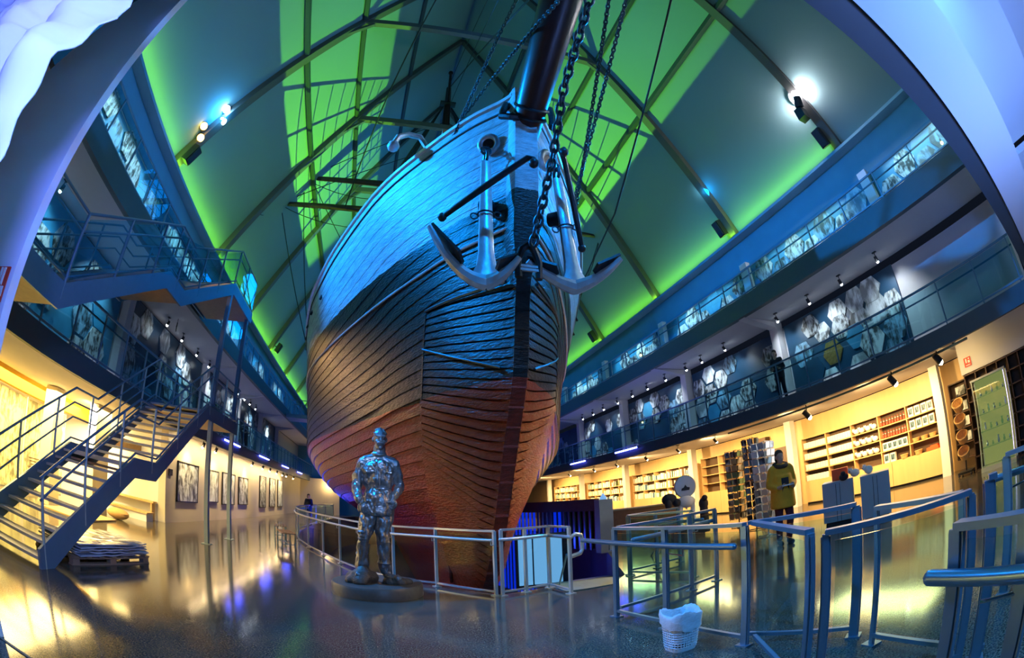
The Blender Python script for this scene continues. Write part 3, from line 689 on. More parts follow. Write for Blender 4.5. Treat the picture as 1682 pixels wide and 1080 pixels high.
# ================================================================== STAIRS
def stair(name, label, path, zb, cols, land_x1, posts, glass_panels=False):
    """path: list of (y, z) walking line of the treads; side planes x=-4.5 and x=-6.2"""
    t = thing(name, label, 'staircase', (-5.35, path[0][0], zb)); off = Matrix.Translation((5.35, -path[0][0], -zb))
    def P(mb, n_, m_, par=None, sm=False):
        o = mb.build(n_, m_, par or t, smooth=sm)
        if par is None: o.matrix_parent_inverse = off
        return o
    def zat(y): return interp(y, [p[0] for p in path], [p[1] for p in path])
    for x in (-4.5, -6.2):
        poly = [(x, y, z + .12) for y, z in path] + [(x, y, z - .24) for y, z in reversed(path)]
        if path[0][1] < .1: poly = [(x, path[0][0] - .08, 0), (x, path[0][0] - .08, .26)] + poly[1:-1] + [(x, path[0][0] + .25, 0)]
        P(MB().prism(poly, (.05 if x > -5 else -.05, 0, 0)), 'stringer', 'steel')
        lip = MB().tube([(x + (.03 if x > -5 else -.03), y, z + .20) for y, z in path], .02, 6); P(lip, 'toe_rail', 'steel')
    tn = 0
    for (a, b) in zip(path, path[1:]):
        if abs(a[1] - b[1]) < .05:
            P(MB().box((-5.35, (a[0]+b[0])/2, a[1] - .03), (1.66, b[0]-a[0], .06)), 'landing', 'tread')
            P(MB().box((-5.35, (a[0]+b[0])/2, a[1] - .17), (1.64, b[0]-a[0], .04)), 'landing_soffit', 'wood')
        else:
            n_ = max(2, round((b[1] - a[1])/.175))
            for i in range(n_):
                y = lerp(a[0], b[0], (i + .5)/n_); z = lerp(a[1], b[1], (i + .75)/n_)
                P(MB().box((-5.35, y, z - .02), (1.66, .27, .045)), 'tread', 'tread'); tn += 1
    for x, so in ((-4.5, .03), (-6.2, -.03)):
        for hgt, r_ in ((1.16, .024), (.88, .02), (.60, .018)):
            if x > -5 and hgt == .60: continue
            P(MB().tube([(x + so, y, z + hgt) for y, z in path], r_, 8), 'handrail', 'steel', sm=True)
        for y in posts:
            z = zat(y); P(MB().cyl((x + so, y, z - .1), (x + so, y, z + 1.16), .026, n=10), 'post', 'postgrey' if zb < 1 else 'steel', sm=True)
    if glass_panels:
        for a, b in zip(posts, posts[1:]):
            za, zb_ = zat(a), zat(b)
            P(MB().prism([(-4.46, a + .05, za + .18), (-4.46, b - .05, zb_ + .18), (-4.46, b - .05, zb_ + 1.1), (-4.46, a + .05, za + 1.1)], (.012, 0, 0)), 'glass_panel', 'glasst')
    for (x, y, z0, z1) in cols:
        c_ = P(MB().box((x, y, (z0+z1)/2), (.11, .14, z1 - z0)).box((x, y, z0 + .01), (.26, .26, .02)), 'column', 'postgrey' if z0 < 1 else 'steel')
    P(MB().box((-6.4, (path[-1][0] + path[-2][0])/2, path[-1][1] - .05), (.5, 2.4, .1)), 'bridge_plate', 'tread')
    return t
stair('steel_staircase', 'blue-grey steel staircase from the hall floor to the second floor, with open grating treads', [(4.7, 0), (7.5, 1.68), (8.4, 1.68), (11.2, 3.44), (13.9, 3.44)], 0,
      [(-4.52, 11.62, 0, 3.25), (-4.52, 13.6, 0, 3.25)], 0, [4.75, 5.85, 6.95, 8.2, 9.4, 10.5, 11.3, 12.5, 13.8])
stair('steel_staircase', 'glass-sided upper steel staircase from the second floor up to the third', [(3.2, 3.5), (4.5, 3.5), (7.6, 5.28), (8.45, 5.28), (11.7, 7.08), (13.9, 7.08)], 3.5,
      [(-4.52, 11.62, 3.6, 6.84), (-4.52, 13.6, 3.6, 6.84)], 0, [3.3, 4.5, 5.7, 6.9, 8.0, 9.2, 10.4, 11.6, 12.7, 13.8], True)

# ================================================================== GALLERY RAILINGS
def railing(label, x, y0, y1, z0, z1, step, gm='glasst', mid=True):
    t = thing('gallery_railing', label, 'railing', (x, y0, z0)); inv = Matrix.Translation((-x, -y0, -z0))
    def P(mb, n_, m_):
        o = mb.build(n_, m_, t); o.matrix_parent_inverse = inv; return o
    P(MB().bar((x, y0, z1), (x, y1, z1), .05, .05), 'top_rail', 'steel')
    P(MB().bar((x + (.06 if x > 0 else -.06), y0, z1 - .22), (x + (.06 if x > 0 else -.06), y1, z1 - .22), .035), 'handrail', 'steel')
    P(MB().bar((x, y0, z0 + .07), (x, y1, z0 + .07), .04), 'bottom_rail', 'steel')
    P(MB().box((x, (y0+y1)/2, (z0+z1)/2 + .03), (.012, y1 - y0, z1 - z0 - .14)), 'glass_infill', gm)
    n_ = int((y1 - y0)/step)
    for i in range(n_ + 1):
        y = y0 + .1 + i*step
        P(MB().box((x, y, (z0+z1)/2), (.05, .03, z1 - z0)), 'post', 'steel')
    return t
railing('steel and glass railing along the right second-floor gallery', 10.88, .4, 46, 3.71, 4.74, 1.17)
railing('steel and glass railing along the right third-floor gallery', 10.88, .4, 46, 7.28, 8.10, 1.4)
railing('steel and glass railing along the left second-floor gallery', -6.46, 4.8, 46, 3.57, 4.70, 1.17)
railing('steel and glass railing along the left third-floor gallery', -6.42, 3.0, 46, 7.42, 8.46, 1.3)

# ================================================================== MURALS
def mural(label, x, sgn, y0, y1, z0, z1, seed, hexes=None, nh=12, base='mural', R0=.5, name='photo_mural'):
    rnd = random.Random(seed)
    t = thing(name, label, 'mural', (x, (y0+y1)/2, z0)); inv = Matrix.Translation((-x, -(y0+y1)/2, -z0))
    def P(mb, n_, m_):
        o = mb.build(n_, m_, t); o.matrix_parent_inverse = inv; return o
    P(MB().box((x + sgn*.03, (y0+y1)/2, (z0+z1)/2), (.06, y1 - y0, z1 - z0)), 'printed_panel', base)
    if hexes is None:
        hexes = []; cand = []
        ry = R0*1.5; rz = R0*math.sqrt(3)
        i = 0; y = y0 + R0*.8
        while y < y1 - R0*.6:
            z = z0 + R0*.6 + (rz/2 if i % 2 else 0)
            while z < z1 - R0*.45: cand.append((y, z)); z += rz
            y += ry; i += 1
        rnd.shuffle(cand)
        for (y, z) in cand[:nh]:
            hexes.append((y + rnd.uniform(-.05, .05), z, R0*rnd.uniform(.85, 1.0), rnd.choice(['ph1', 'ph1', 'ph2', 'ph3', 'ph4', 'ph2', 'ph2', 'ph3', 'muralb'])))
    for k, (y, z, R, m_) in enumerate(hexes):
        d_ = .035 + .006*(k % 4)
        poly = []
        for q in range(6):
            a = PI/3*q + .0; yy = min(y1, max(y0, y + R*math.cos(a))); zz = min(z1, max(z0, z + R*math.sin(a)))
            poly.append((x, yy, zz))
        P(MB().prism(poly, (-sgn*d_, 0, 0)), 'hexagon_photo' if m_ != 'gold' else 'gold_relief', m_)
    return t
mural('large navy mural with pale map and gold relief, nearest on the right second floor', 12.885, 1, 4.62, 9.55, 3.72, 6.44, 1,
  [(7.1, 6.0, .42, 'ph1'), (7.1, 5.5, .42, 'ph2'), (6.3, 6.05, .42, 'ph4'), (5.65, 6.1, .45, 'ph4'), (5.6, 5.45, .5, 'ph4'), (6.35, 5.4, .45, 'ph1'), (6.6, 5.0, .42, 'muralb'), (8.35, 6.0, .4, 'ph2'), (7.9, 5.6, .36, 'ph1'), (8.9, 5.2, .45, 'ph3'),
   (7.65, 4.85, .42, 'gold'), (6.05, 4.65, .5, 'ph1'), (5.1, 4.75, .48, 'ph3'), (4.95, 5.4, .4, 'ph1'), (6.7, 4.1, .42, 'ph4'), (8.6, 4.5, .5, 'mural'), (7.9, 4.05, .4, 'ph4'), (5.3, 4.1, .4, 'ph3')])
mfl = [o for o in bpy.data.objects if o.name == 'photo_mural'][0]
for nme, d_, c_, m_ in (('flag_print', (.01, .40, .30), 0, 'ph2'), ('flag_cross', (.014, .40, .05), 0, 'paper'), ('flag_cross', (.014, .05, .30), .06, 'paper')):
    o = MB().box((12.82, 6.03 + c_, 5.15), d_).build(nme, m_, mfl); o.matrix_parent_inverse = Matrix.Translation((-12.885, -(4.62+9.55)/2, -3.72))
names = ['second', 'third', 'fourth', 'fifth', 'sixth']
for i, (y0, y1) in enumerate(((10.05, 15.15), (15.65, 20.75), (21.25, 26.35), (26.85, 31.95), (32.5, 37.5))):
    mural('navy photo mural on the right second-floor gallery, %s from the near end' % names[i], 12.885, 1, y0, y1, 3.72, 6.40, 20+i, nh=15 - 2*i, R0=.48)
for i, (y0, y1) in enumerate(((.5, 3.7), (4.1, 9.6), (10.0, 15.2), (15.6, 20.8), (21.2, 26.4), (26.8, 34))):
    mural('bright strip of photo hexagons on the right third-floor gallery, %s from the near end' % (['first'] + names)[i], 11.935, 1, y0, y1, 7.1, 8.82, 40+i, nh=14, base='muralb', R0=.5)
for i, (y0, y1) in enumerate(((12.0, 19.1), (19.7, 24.7), (25.3, 30.3), (30.9, 36))):
    mural('navy photo mural on the left second-floor gallery, %s from the staircase' % (['first'] + names)[i], -8.235, -1, y0, y1, 3.55, 6.72, 60+i, nh=16 - 2*i, R0=.55)
mural('dark blue photo mural behind the upper staircase landing, at the left edge', -8.235, -1, 5.4, 11.3, 3.55, 6.72, 71, nh=11, R0=.6, base='muralb')
for i, (y0, y1) in enumerate(((3.2, 8.7), (9.2, 14.7), (15.2, 20.7), (21.2, 26.7), (27.2, 34))):
    mural('bright strip of photo hexagons on the left third-floor gallery, %s from the near end' % (['first'] + names)[i], -7.135, -1, y0, y1, 7.1, 8.95, 80+i, nh=13, base='muralb', R0=.5)

# ================================================================== LAMPS AND SPEAKERS ON THE ROOF
def roof_lamp(label, loc, tgt, bulb, n_=2, sz=.16):
    t = thing('stage_lamp', label, 'lamp', loc)
    ax = (V(tgt) - V(loc)).normalized(); side = ax.cross(V((0, 0, 1))).normalized(); upv = side.cross(ax)
    for k in range(n_):
        c_ = upv*(k - (n_-1)/2)*sz*2.3 + side*(k - (n_-1)/2)*sz*.8
        lh = MB().lathe([(sz*.7, -.38), (sz*.8, -.3), (sz, -.02), (sz, .06)], c_, 14, ax).build('lamp_housing', 'black', t, smooth=True)
        MB().ball(c_ + ax*.10, sz*.82, 12).build('bulb', bulb, lh, smooth=True)
    MB().bar((0, 0, 0), -ax*.3 + V((0, 0, .15)), .05).build('bracket', 'black', t)
    return t
roof_lamp('pair of azure stage lamps on the right roof slope, over the gallery', (11.0, 9.95, 12.0), (3, 6, 5), 'bulba')
roof_lamp('pair of azure stage lamps on the left roof frame, right of the amber pair', (-6.0, 9.7, 12.0), (1, 3, 5), 'bulba')
roof_lamp('pair of amber stage lamps on the left roof frame', (-6.45, 9.6, 11.15), (1, 2, 4), 'bulbo', sz=.15)
roof_lamp('single glaring white stage lamp high on the right roof slope', (10.95, 4.25, 11.95), (1, 0, 2), 'bulbb', 1, .34)
for lab, (x, y, z) in (('black loudspeaker on the left roof slope beside the amber lamps', (-6.62, 9.75, 10.25)), ('black loudspeaker on the right roof slope below the glaring lamp', (11.42, 4.45, 10.3)),
        ('black loudspeaker on the right roof slope below the azure lamps', (11.42, 10.05, 10.3)), ('black loudspeaker on the right slope close to the hull', (11.45, 21.2, 10.25)), ('black loudspeaker on the left slope close to the hull', (-6.6, 27.0, 10.25))):
    t = thing('loudspeaker', lab, 'loudspeaker', (x, y, z), 0); s_ = 1 if x > 0 else -1
    R = Matrix.Rotation(-s_*.5, 3, 'Y')
    MB().box((-s_*.1, 0, .1), (.24, .3, .62), R).build('cabinet', 'black', t); MB().box((-s_*.235, 0, .03), (.02, .25, .54), R).build('grille', 'dark', t); MB().bar((0, 0, .1), (s_*.2, 0, .3), .05).build('bracket', 'black', t)
t = thing('stage_lamp', 'dark moving-head lamp below the glaring white lamp on the right roof', 'lamp', (10.75, 4.4, 11.1))
MB().box((0, 0, 0), (.32, .3, .42)).build('lamp_housing', 'black', t); MB().cyl((-.1, -.1, .2), (-.2, -.25, .5), .15, .13, 14).build('head', 'dark', t, smooth=True)

def track_spot(label, loc, tgt, bulb, drop=.22, s=1.0, group=None, name='spotlight'):
    t = thing(name, label, 'spotlight', loc, group=group)
    ax = (V(tgt) - V(loc)).normalized()
    MB().cyl((0, 0, 0), (0, 0, drop*s), .012*s, n=6).box((0, 0, drop*s), (.08*s, .14*s, .03)).build('mount', 'black', t)
    ho = MB().cyl(-ax*.10*s, ax*.06*s, .05*s, .06*s, 10).build('housing', 'black', t, smooth=True)
    MB().ball(ax*.07*s, .045*s, 8).build('bulb', bulb, ho, smooth=True)
    return t
t0 = track_spot('small lit spotlight under the right third-floor slab, aimed at the navy murals', (12.0, 4.7, 6.45), (12.9, 4.7, 5.0), 'bulbc', group='spotlights over the right gallery murals')
ORD = ['first', 'second', 'third', 'fourth', 'fifth', 'sixth', 'seventh', 'eighth', 'ninth', 'tenth', 'eleventh', 'twelfth', 'thirteenth', 'fourteenth']
for k, y in enumerate((6.2, 7.6, 9.1, 11.95, 13.4, 14.45, 16, 17.5, 18.9, 20.4, 22, 23.3, 24.7)): dup(t0, (12.0, y, 6.45), label='%s small spotlight from the near end over the right second-floor murals' % ORD[k+1])
t0['label'] = 'first small spotlight from the near end over the right second-floor murals'
t0 = track_spot('small lit spotlight under the left third-floor slab, aimed at the navy murals', (-7.7, 6.35, 6.6), (-8.3, 6.35, 5.0), 'bulbc', group='spotlights over the left gallery murals')
for k, y in enumerate((13.9, 15.4, 17.1, 18.7, 23.6, 25, 26.2, 27.6)): dup(t0, (-7.7, y, 6.6), label='%s small spotlight from the near end over the left second-floor murals' % ORD[k+1])
t0['label'] = 'first small spotlight over the left second-floor murals, above the upper staircase landing'
t0 = track_spot('large glowing shop spotlight on the track over the goods shelves', (11.7, 3.6, 3.18), (12.5, 3.0, 2.0), 'bulbw', s=1.7, group='track lights in front of the goods shelves')
t0['label'] = 'rightmost of the three large glowing shop spotlights over the goods shelves'
for x, y, q in ((11.6, 5.1, 'middle'), (12.0, 8.6, 'leftmost')): dup(t0, (x, y, 3.12), label=q + ' of the three large glowing shop spotlights over the goods shelves')
t0 = track_spot('small warm shop spotlight above the book shelves', (12.2, 13.4, 3.22), (13.5, 13.4, 2.0), 'bulbw', s=1.1, group='small shop spotlights')
for k, (x, y) in enumerate(((12.3, 16.0), (12.3, 18.6), (12.3, 21.5), (12.4, 24.4), (12.4, 28))): dup(t0, (x, y, 3.22), label='%s small warm shop spotlight, counted from the card racks towards the hull' % ORD[k+1])
t0['label'] = 'first small warm shop spotlight, above the card racks'
MB_t = tag(MB().bar((11.75, 2.6, 3.34), (12.1, 12.5, 3.34), .06, .06).bar((11.75, 3.0, 3.42), (11.75, 3.0, 3.34), .04).build('lighting_track', 'alu'), 'pale lighting track under the ceiling in front of the goods shelves', 'lighting track')
t0 = track_spot('warm spotlight aimed at the framed pictures on the left wall', (-6.7, 16.6, 2.98), (-7.3, 16.6, 1.5), 'bulbw', s=1.2, group='spotlights over the framed pictures')
for k, y in enumerate((18.1, 20.3, 24.1, 26.5, 28.4, 30.5, 32.5, 34, 37)): dup(t0, (-6.7, y, 2.98), label='%s warm spotlight from the staircase over the framed pictures' % ORD[k+1])
t0['label'] = 'first warm spotlight from the staircase over the framed pictures'
for i, (x, y) in enumerate(((10.84, 17.98), (10.84, 23.2))):
    t = thing('neon_tube', 'blue neon tube on the right second-floor slab, %s' % ('nearer one' if i == 0 else 'one beside the hull'), 'neon tube', (x - .03, y, 3.62)); MB().cyl((0, -.95, 0), (0, .95, 0), .035).build('tube', 'neon', t); MB().box((.03, 0, 0), (.03, 2.0, .06)).build('holder', 'steel', t)
for i, y in enumerate((19.4, 25.5, 31.8, 38.1)):
    t = thing('neon_tube', 'blue neon tube on the left second-floor slab, %s from the staircase columns' % (['first'] + names)[i], 'neon tube', (-6.38, y, 3.48)); MB().cyl((0, -1.15, 0), (0, 1.15, 0), .035).build('tube', 'neon', t); MB().box((-.03, 0, 0), (.03, 2.4, .06)).build('holder', 'steel', t)

# ================================================================== PIT RAILING
def polyrail(label, pts, h=1.12, tube_off=None, group=None, m_='lightalu', posts=None, glassm_='glass', name='glass_railing', pw=.05):
    c0 = V((pts[0][0], pts[0][1], 0)); t = thing(name, label, 'railing', c0, group=group)
    P3 = [V((x, y, 0)) - c0 for x, y in pts]; Z = V((0, 0, 1))
    for i, p in enumerate(P3):
        if posts and i not in posts: continue
        MB().box(p + Z*h/2, (pw, pw, h), 0.3).box(p + Z*.008, (.13, .13, .016), .3).build('post', m_, t)
    for a, b in zip(P3, P3[1:]):
        MB().bar(a + Z*h, b + Z*h, .055, .035).build('top_rail', m_, t)
        MB().bar(a + Z*.07, b + Z*.07, .04, .03).build('bottom_rail', m_, t)
        d_ = (b - a).normalized()
        MB().bar(a + d_*.05 + Z*(.10 + (h-.14)/2), b - d_*.05 + Z*(.10 + (h-.14)/2), .012, h - .16).build('glass_pane', glassm_, t)
    if tube_off:
        dx, dy, z, r_ = tube_off
        T = [p + V((dx, dy, z)) for p in P3]
        hr_ = MB().tube(T, r_, 10).ball(T[0], r_*1.05, 8).ball(T[-1], r_*1.05, 8).build('handrail', m_, t, smooth=True)
        for p in P3[:-1]:
            q = p + V((dx, dy, z)); MB().tube([q, q - Z*.08, p + Z*(z - .09)], .009, 6).build('bracket', m_, hr_)
    return t
polyrail('curved pale steel and glass railing round the port side of the ship pit', RAIL, 1.12, (-.07, -.05, .97, .026))
polyrail('short pale glass railing in front of the bow, right of the stem', [(1.98, 7.30), (2.42, 7.42), (2.9, 7.58), (2.98, 6.86)], 1.14, (-.03, -.07, .98, .03))
t = thing('handrail', 'U-bent end of a pale stair handrail beside the bow railing', 'handrail', (3.05, 6.9, 0))
MB().tube([(.0, .1, .95), (.12, .12, 1.0), (.22, .14, .97), (.24, .15, .9), (.24, .15, .72), (.2, .14, .66), (.0, .1, .62)], .035, 10).build('bent_tube', 'lightalu', t, smooth=True)
MB().cyl((0, .1, .5), (0, .1, 1.0), .02).build('post', 'lightalu', t)
# pit steps and their rails
t = thing('pit_steps', 'dark teal steps going down into the ship pit at the right of the bow', 'steps', (4.2, 7.2, 0))
for k in range(11):
    y = .25 + k*.46; x = .05 + k*.12
    MB().box((x, y, -.07 - k*.082), (2.4, .48, .09)).build('step', 'step', t)
for off_ in (0, .28, .55):
    MB().tube([(1.35 + 1.5, 4.2, -.95 - off_*.3 + .1), (1.35, .6, .75 - off_)], .018, 6).build('handrail', 'steel', t)
MB().tube([(-1.0 + 1.2, 4.0, -1.2), (-1.0, .3, .6)], .02, 6).build('handrail', 'alu', t)
# slatted parapet lit blue
t = thing('slatted_parapet', 'dark parapet with blue-lit slats and a brown top, right of the hull', 'parapet', (5.9, 12.0, 0))
a, b = V((.15, -.2, 0)), V((-1.4, 7.5, 0))
MB().bar(a + V((0, 0, 1.38)), b + V((0, 0, 1.38)), .12, .36).build('top_board', 'walnut', t)
MB().prism([a + V((.08, 0, .05)), lerp(a, b, .42) + V((.08, 0, .05)), lerp(a, b, .42) + V((.08, 0, 1.3)), a + V((.08, 0, 1.3))], (.03, 0, 0)).build('back_panel', 'shelfback', t)
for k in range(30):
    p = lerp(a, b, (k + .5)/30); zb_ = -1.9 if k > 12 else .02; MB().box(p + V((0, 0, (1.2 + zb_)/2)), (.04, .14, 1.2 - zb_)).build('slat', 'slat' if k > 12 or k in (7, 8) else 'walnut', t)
t = thing('concrete_pier', 'grey concrete pier with a small blue lamp on top, right of the parapet', 'pier', (6.05, 11.45, 0))
MB().box((0, 0, .76), (.42, .3, 1.52)).build('shaft', 'grey', t); MB().lathe([(.1, 1.52), (.1, 1.56), (.05, 1.64), (.01, 1.7)], (0, 0, 0), 12).build('cap_lamp', 'bulba_soft' if 'bulba_soft' in M else 'lcd', t, smooth=True)
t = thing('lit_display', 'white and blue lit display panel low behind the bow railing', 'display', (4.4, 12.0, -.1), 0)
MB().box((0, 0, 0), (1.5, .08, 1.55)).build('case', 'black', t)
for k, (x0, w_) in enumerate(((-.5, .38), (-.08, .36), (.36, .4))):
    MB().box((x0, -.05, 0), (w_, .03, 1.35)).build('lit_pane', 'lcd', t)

# ================================================================== FOREGROUND RAILINGS
def frame_rail(name, label, pts, h=1.17, m_='alu', tube=None, glassm_='glass', bottom=True, double=True, ends=(True, True), pw=.065):
    c0 = V((pts[0][0], pts[0][1], 0)); t = thing(name, label, 'railing' if 'gate' not in name else 'gate', c0); Z = V((0, 0, 1))
    P3 = [V((x, y, 0)) - c0 for x, y in pts]
    for i, p in enumerate(P3):
        if (i == 0 and not ends[0]) or (i == len(P3)-1 and not ends[1]): continue
        d_ = (P3[min(i+1, len(P3)-1)] - P3[max(i-1, 0)]).normalized(); ang = math.atan2(d_.y, d_.x)
        mb = MB().box(p + Z*h/2, (pw, pw*.75, h), ang).box(p + Z*.008, (.14, .12, .016), ang)
        mb.box(p + d_*pw*.62 + Z*h/2, (.012, pw*.35, h - .03), ang).box(p - d_*pw*.62 + Z*h/2, (.012, pw*.35, h - .03), ang)
        mb.build('post', m_, t)
    for a, b in zip(P3, P3[1:]):
        d_ = (b - a).normalized()
        MB().bar(a + Z*(h + .012), b + Z*(h + .012), .07, .035).build('top_rail', m_, t)
        if bottom: MB().bar(a + Z*.09, b + Z*.09, .04, .035).build('bottom_rail', m_, t)
        MB().bar(a + d_*.06 + Z*(.12 + (h-.16)/2), b - d_*.06 + Z*(.12 + (h-.16)/2), .012, h - .18).build('glass_pane', glassm_, t)
    if tube:
        (x0, y0), (x1, y1), z, r_ = tube
        A, B = V((x0, y0, z)) - c0, V((x1, y1, z)) - c0
        hr_ = MB().tube([A, B], r_, 12).ball(A, (r_, r_, r_), 10).ball(B, (r_, r_, r_), 10).build('handrail', m_, t, smooth=True)
        L_ = (B - A).length; k_ = max(2, int(L_/1.1)); side = (B - A).cross(Z).normalized()
        for k in range(k_):
            q = lerp(A, B, (k + .5)/k_)
            near = min(P3, key=lambda p: (V((p.x, p.y, 0)) - V((q.x, q.y, 0))).length)
            tgt_ = V((near.x, near.y, z - .10))
            if (tgt_ - q).length < .5: MB().tube([q, q - Z*.10, tgt_], .010, 6).build('bracket', 'chrome', hr_)
    return t
frame_rail('glass_railing', 'blue-grey glass railing with a handrail standing behind the white waste basket', [(2.80, 5.05), (2.90, 4.12), (2.96, 2.95)], 1.17, tube=((2.74, 5.85), (2.86, 3.0), 1.0, .032))
frame_rail('glass_railing', 'glass railing running back to the right from the corner behind the waste basket', [(2.92, 5.16), (4.28, 5.42), (4.9, 5.55)], 1.17, tube=((3.05, 5.02), (4.94, 5.62), 1.0, .032), ends=(False, True))
frame_rail('glass_railing', 'short far glass railing in front of the toy display', [(4.47, 7.5), (4.95, 6.2)], 1.17, tube=((4.6, 7.3), (5.1, 6.1), 1.0, .03))
frame_rail('glass_railing', 'farthest short glass railing, joining the pit railing corner right of the steps', [(4.55, 7.65), (5.25, 7.75), (5.9, 7.85)], 1.17)
frame_rail('glass_railing', 'glass railing with crossed wires between the waste basket railing and the gates', [(3.02, 2.88), (2.36, 1.76)], 1.17, ends=(False, True))
frame_rail('glass_railing', 'glass railing behind the gates, in front of the pale blue blocks', [(3.05, 2.98), (3.42, 2.02)], 1.17, ends=(False, True))
frame_rail('glass_gate', 'nearer framed glass gate leaf with latch, across the walkway', [(2.40, 1.66), (2.90, .78)], 1.15, pw=.045)
frame_rail('glass_gate', 'farther framed glass gate leaf hinged behind the nearer one', [(3.28, 1.74), (3.06, .90)], 1.13, pw=.04)
frame_rail('glass_railing', 'thick blue gate post at the right end of the gates', [(2.98, .66), (3.0, .60)], 1.19, pw=.07, ends=(True, False))
frame_rail('glass_railing', 'nearest blue railing at the right edge with a thick round handrail and end cap', [(1.95, .60), (1.80, .22), (1.6, -.35)], 1.17, tube=((1.86, .70), (1.5, -.45), 1.0, .036))
frame_rail('glass_railing', 'blue railing at the right edge in front of the display cabinet', [(4.16, .72), (4.14, .1), (4.1, -.6)], 1.17, tube=((4.28, .92), (4.3, -.6), 1.0, .032))
for lab, p, z in (('chrome cap of the thick nearest handrail', (1.875, .745), 1.0), ):
    pass

# white waste basket with liner
t = thing('waste_basket', 'white perforated plastic waste basket with a translucent liner, beside the glass railing', 'waste basket', (2.60, 3.46, 0)); t.scale = (1, 1, .84)
def sq(r, z, n_=44, p=3.2):
    out = []
    for k in range(n_):
        a = 2*PI*k/n_; c_, s_ = math.cos(a), math.sin(a); q = (abs(c_)**p + abs(s_)**p)**(-1/p); out.append(V((r*q*c_, r*q*s_, z)))
    return out
mb = MB(); zz = [.055 + .031*i for i in range(12)]
for z in zz: mb.tube(sq(.132 + .03*z/.42, z), .0062, 4, close=True)
for k in range(32):
    pa, pb_ = sq(.132, .02, 32)[k], sq(.162, .42, 32)[k]; mb.bar(pa, pb_, .0105, .007, up=(pa.x, pa.y, 0))
mb.build('perforated_wall', 'bin', t)
mb = MB(); b0_ = sq(.128, .0); b1_ = sq(.134, .06); mb.add(b0_ + b1_, [(i, (i+1) % 44, (i+1) % 44 + 44, i + 44) for i in range(44)] + [tuple(range(44))])
mb.build('base', 'bin', t, smooth=True)
mb = MB().tube(sq(.165, .43), .010, 6, close=True); mb.build('rim', 'bin', t, smooth=True)
rnd = random.Random(3); mb = MB(); rows = []
prof_ = [(.120, .10), (.145, .30), (.158, .46), (.170, .482), (.180, .47), (.180, .42), (.176, .37), (.172, .32)]
for j, (r_, z_) in enumerate(prof_):
    rr = sq(r_, z_)
    rows.append([p + V((p.x, p.y, 0)).normalized()*rnd.uniform(-.006, .006) + V((0, 0, (rnd.uniform(-.012, .012) + .03*math.sin(3*math.atan2(p.y, p.x) + 1)) if j > 2 else 0)) - V((0, 0, .09*max(0, -math.sin(math.atan2(p.y, p.x) + .2))**6 if j > 5 else 0)) for p in rr])
mb.add([p for r_ in rows for p in r_], [(i*44+k, i*44+(k+1) % 44, (i+1)*44+(k+1) % 44, (i+1)*44+k) for i in range(len(rows)-1) for k in range(44)])
mb.build('liner_bag', 'bag', t, smooth='all')

# ================================================================== FIGURES
def fuse(mb, name, m_, parent, voxel, smooth_it=4, folds=0):
    o = mb.build(name, m_, parent)
    md = o.modifiers.new('r', 'REMESH'); md.mode = 'VOXEL'; md.voxel_size = voxel; md.use_smooth_shade = True
    ms = o.modifiers.new('s', 'SMOOTH'); ms.iterations = smooth_it; ms.factor = .5
    dg = bpy.context.evaluated_depsgraph_get(); dg.update()
    me = bpy.data.meshes.new_from_object(o.evaluated_get(dg)); o.modifiers.clear(); old = o.data; o.data = me; me.name = name
    me.polygons.foreach_set('use_smooth', [True]*len(me.polygons))
    if not me.materials: me.materials.append(M[m_])
    if folds:
        from mathutils import noise
        nn = [v.normal.copy() for v in me.vertices]
        for v, q in zip(me.vertices, nn):
            k_ = min(1, max(0, (2.36 - v.co.z)/.12)); p = v.co
            d_ = noise.noise(V((p.x*9, p.y*9, p.z*5))) + .5*noise.noise(V((p.x*20, p.y*20, p.z*10))) + .12*noise.noise(p*45)
            v.co = p + q*d_*folds*(k_ + .12)
    return o
def cap(mb, pts, rads, n=12):
    pts = [V(p) for p in pts]
    mb.tube(pts, list(rads), n); mb.ball(pts[0], rads[0]*.99, n); mb.ball(pts[-1], rads[-1]*.99, n)
    return mb
def hand(mb, w_, d_, pal, curl, s=1.0, thumb=1):
    """palm from wrist w_ along d_, pal = palm normal; fingers curl towards pal"""
    w_, d_, pal = V(w_), V(d_).normalized(), V(pal).normalized(); sd = d_.cross(pal).normalized()
    mb.ball(w_ + d_*.045*s, (.042*s, .036*s, .05*s), 10)
    for k in range(4):
        b_ = w_ + d_*.085*s + sd*(k - 1.5)*.022*s; L_ = (.075, .085, .08, .062)[k]*s
        p1 = b_ + (d_*math.cos(curl) + pal*math.sin(curl))*L_*.5; p2 = p1 + (d_*math.cos(curl*2.2) + pal*math.sin(curl*2.2))*L_*.5
        cap(mb, [b_ - d_*.03*s, b_, p1, p2], [.011*s, .011*s, .010*s, .0085*s], 8)
    tb = w_ + d_*.03*s + sd*thumb*.036*s; cap(mb, [tb, tb + (d_ + sd*thumb*.7 + pal*.4).normalized()*.045*s, tb + (d_*1.2 + sd*thumb*.3 + pal*.8).normalized()*.075*s], [.015*s, .013*s, .010*s], 8)
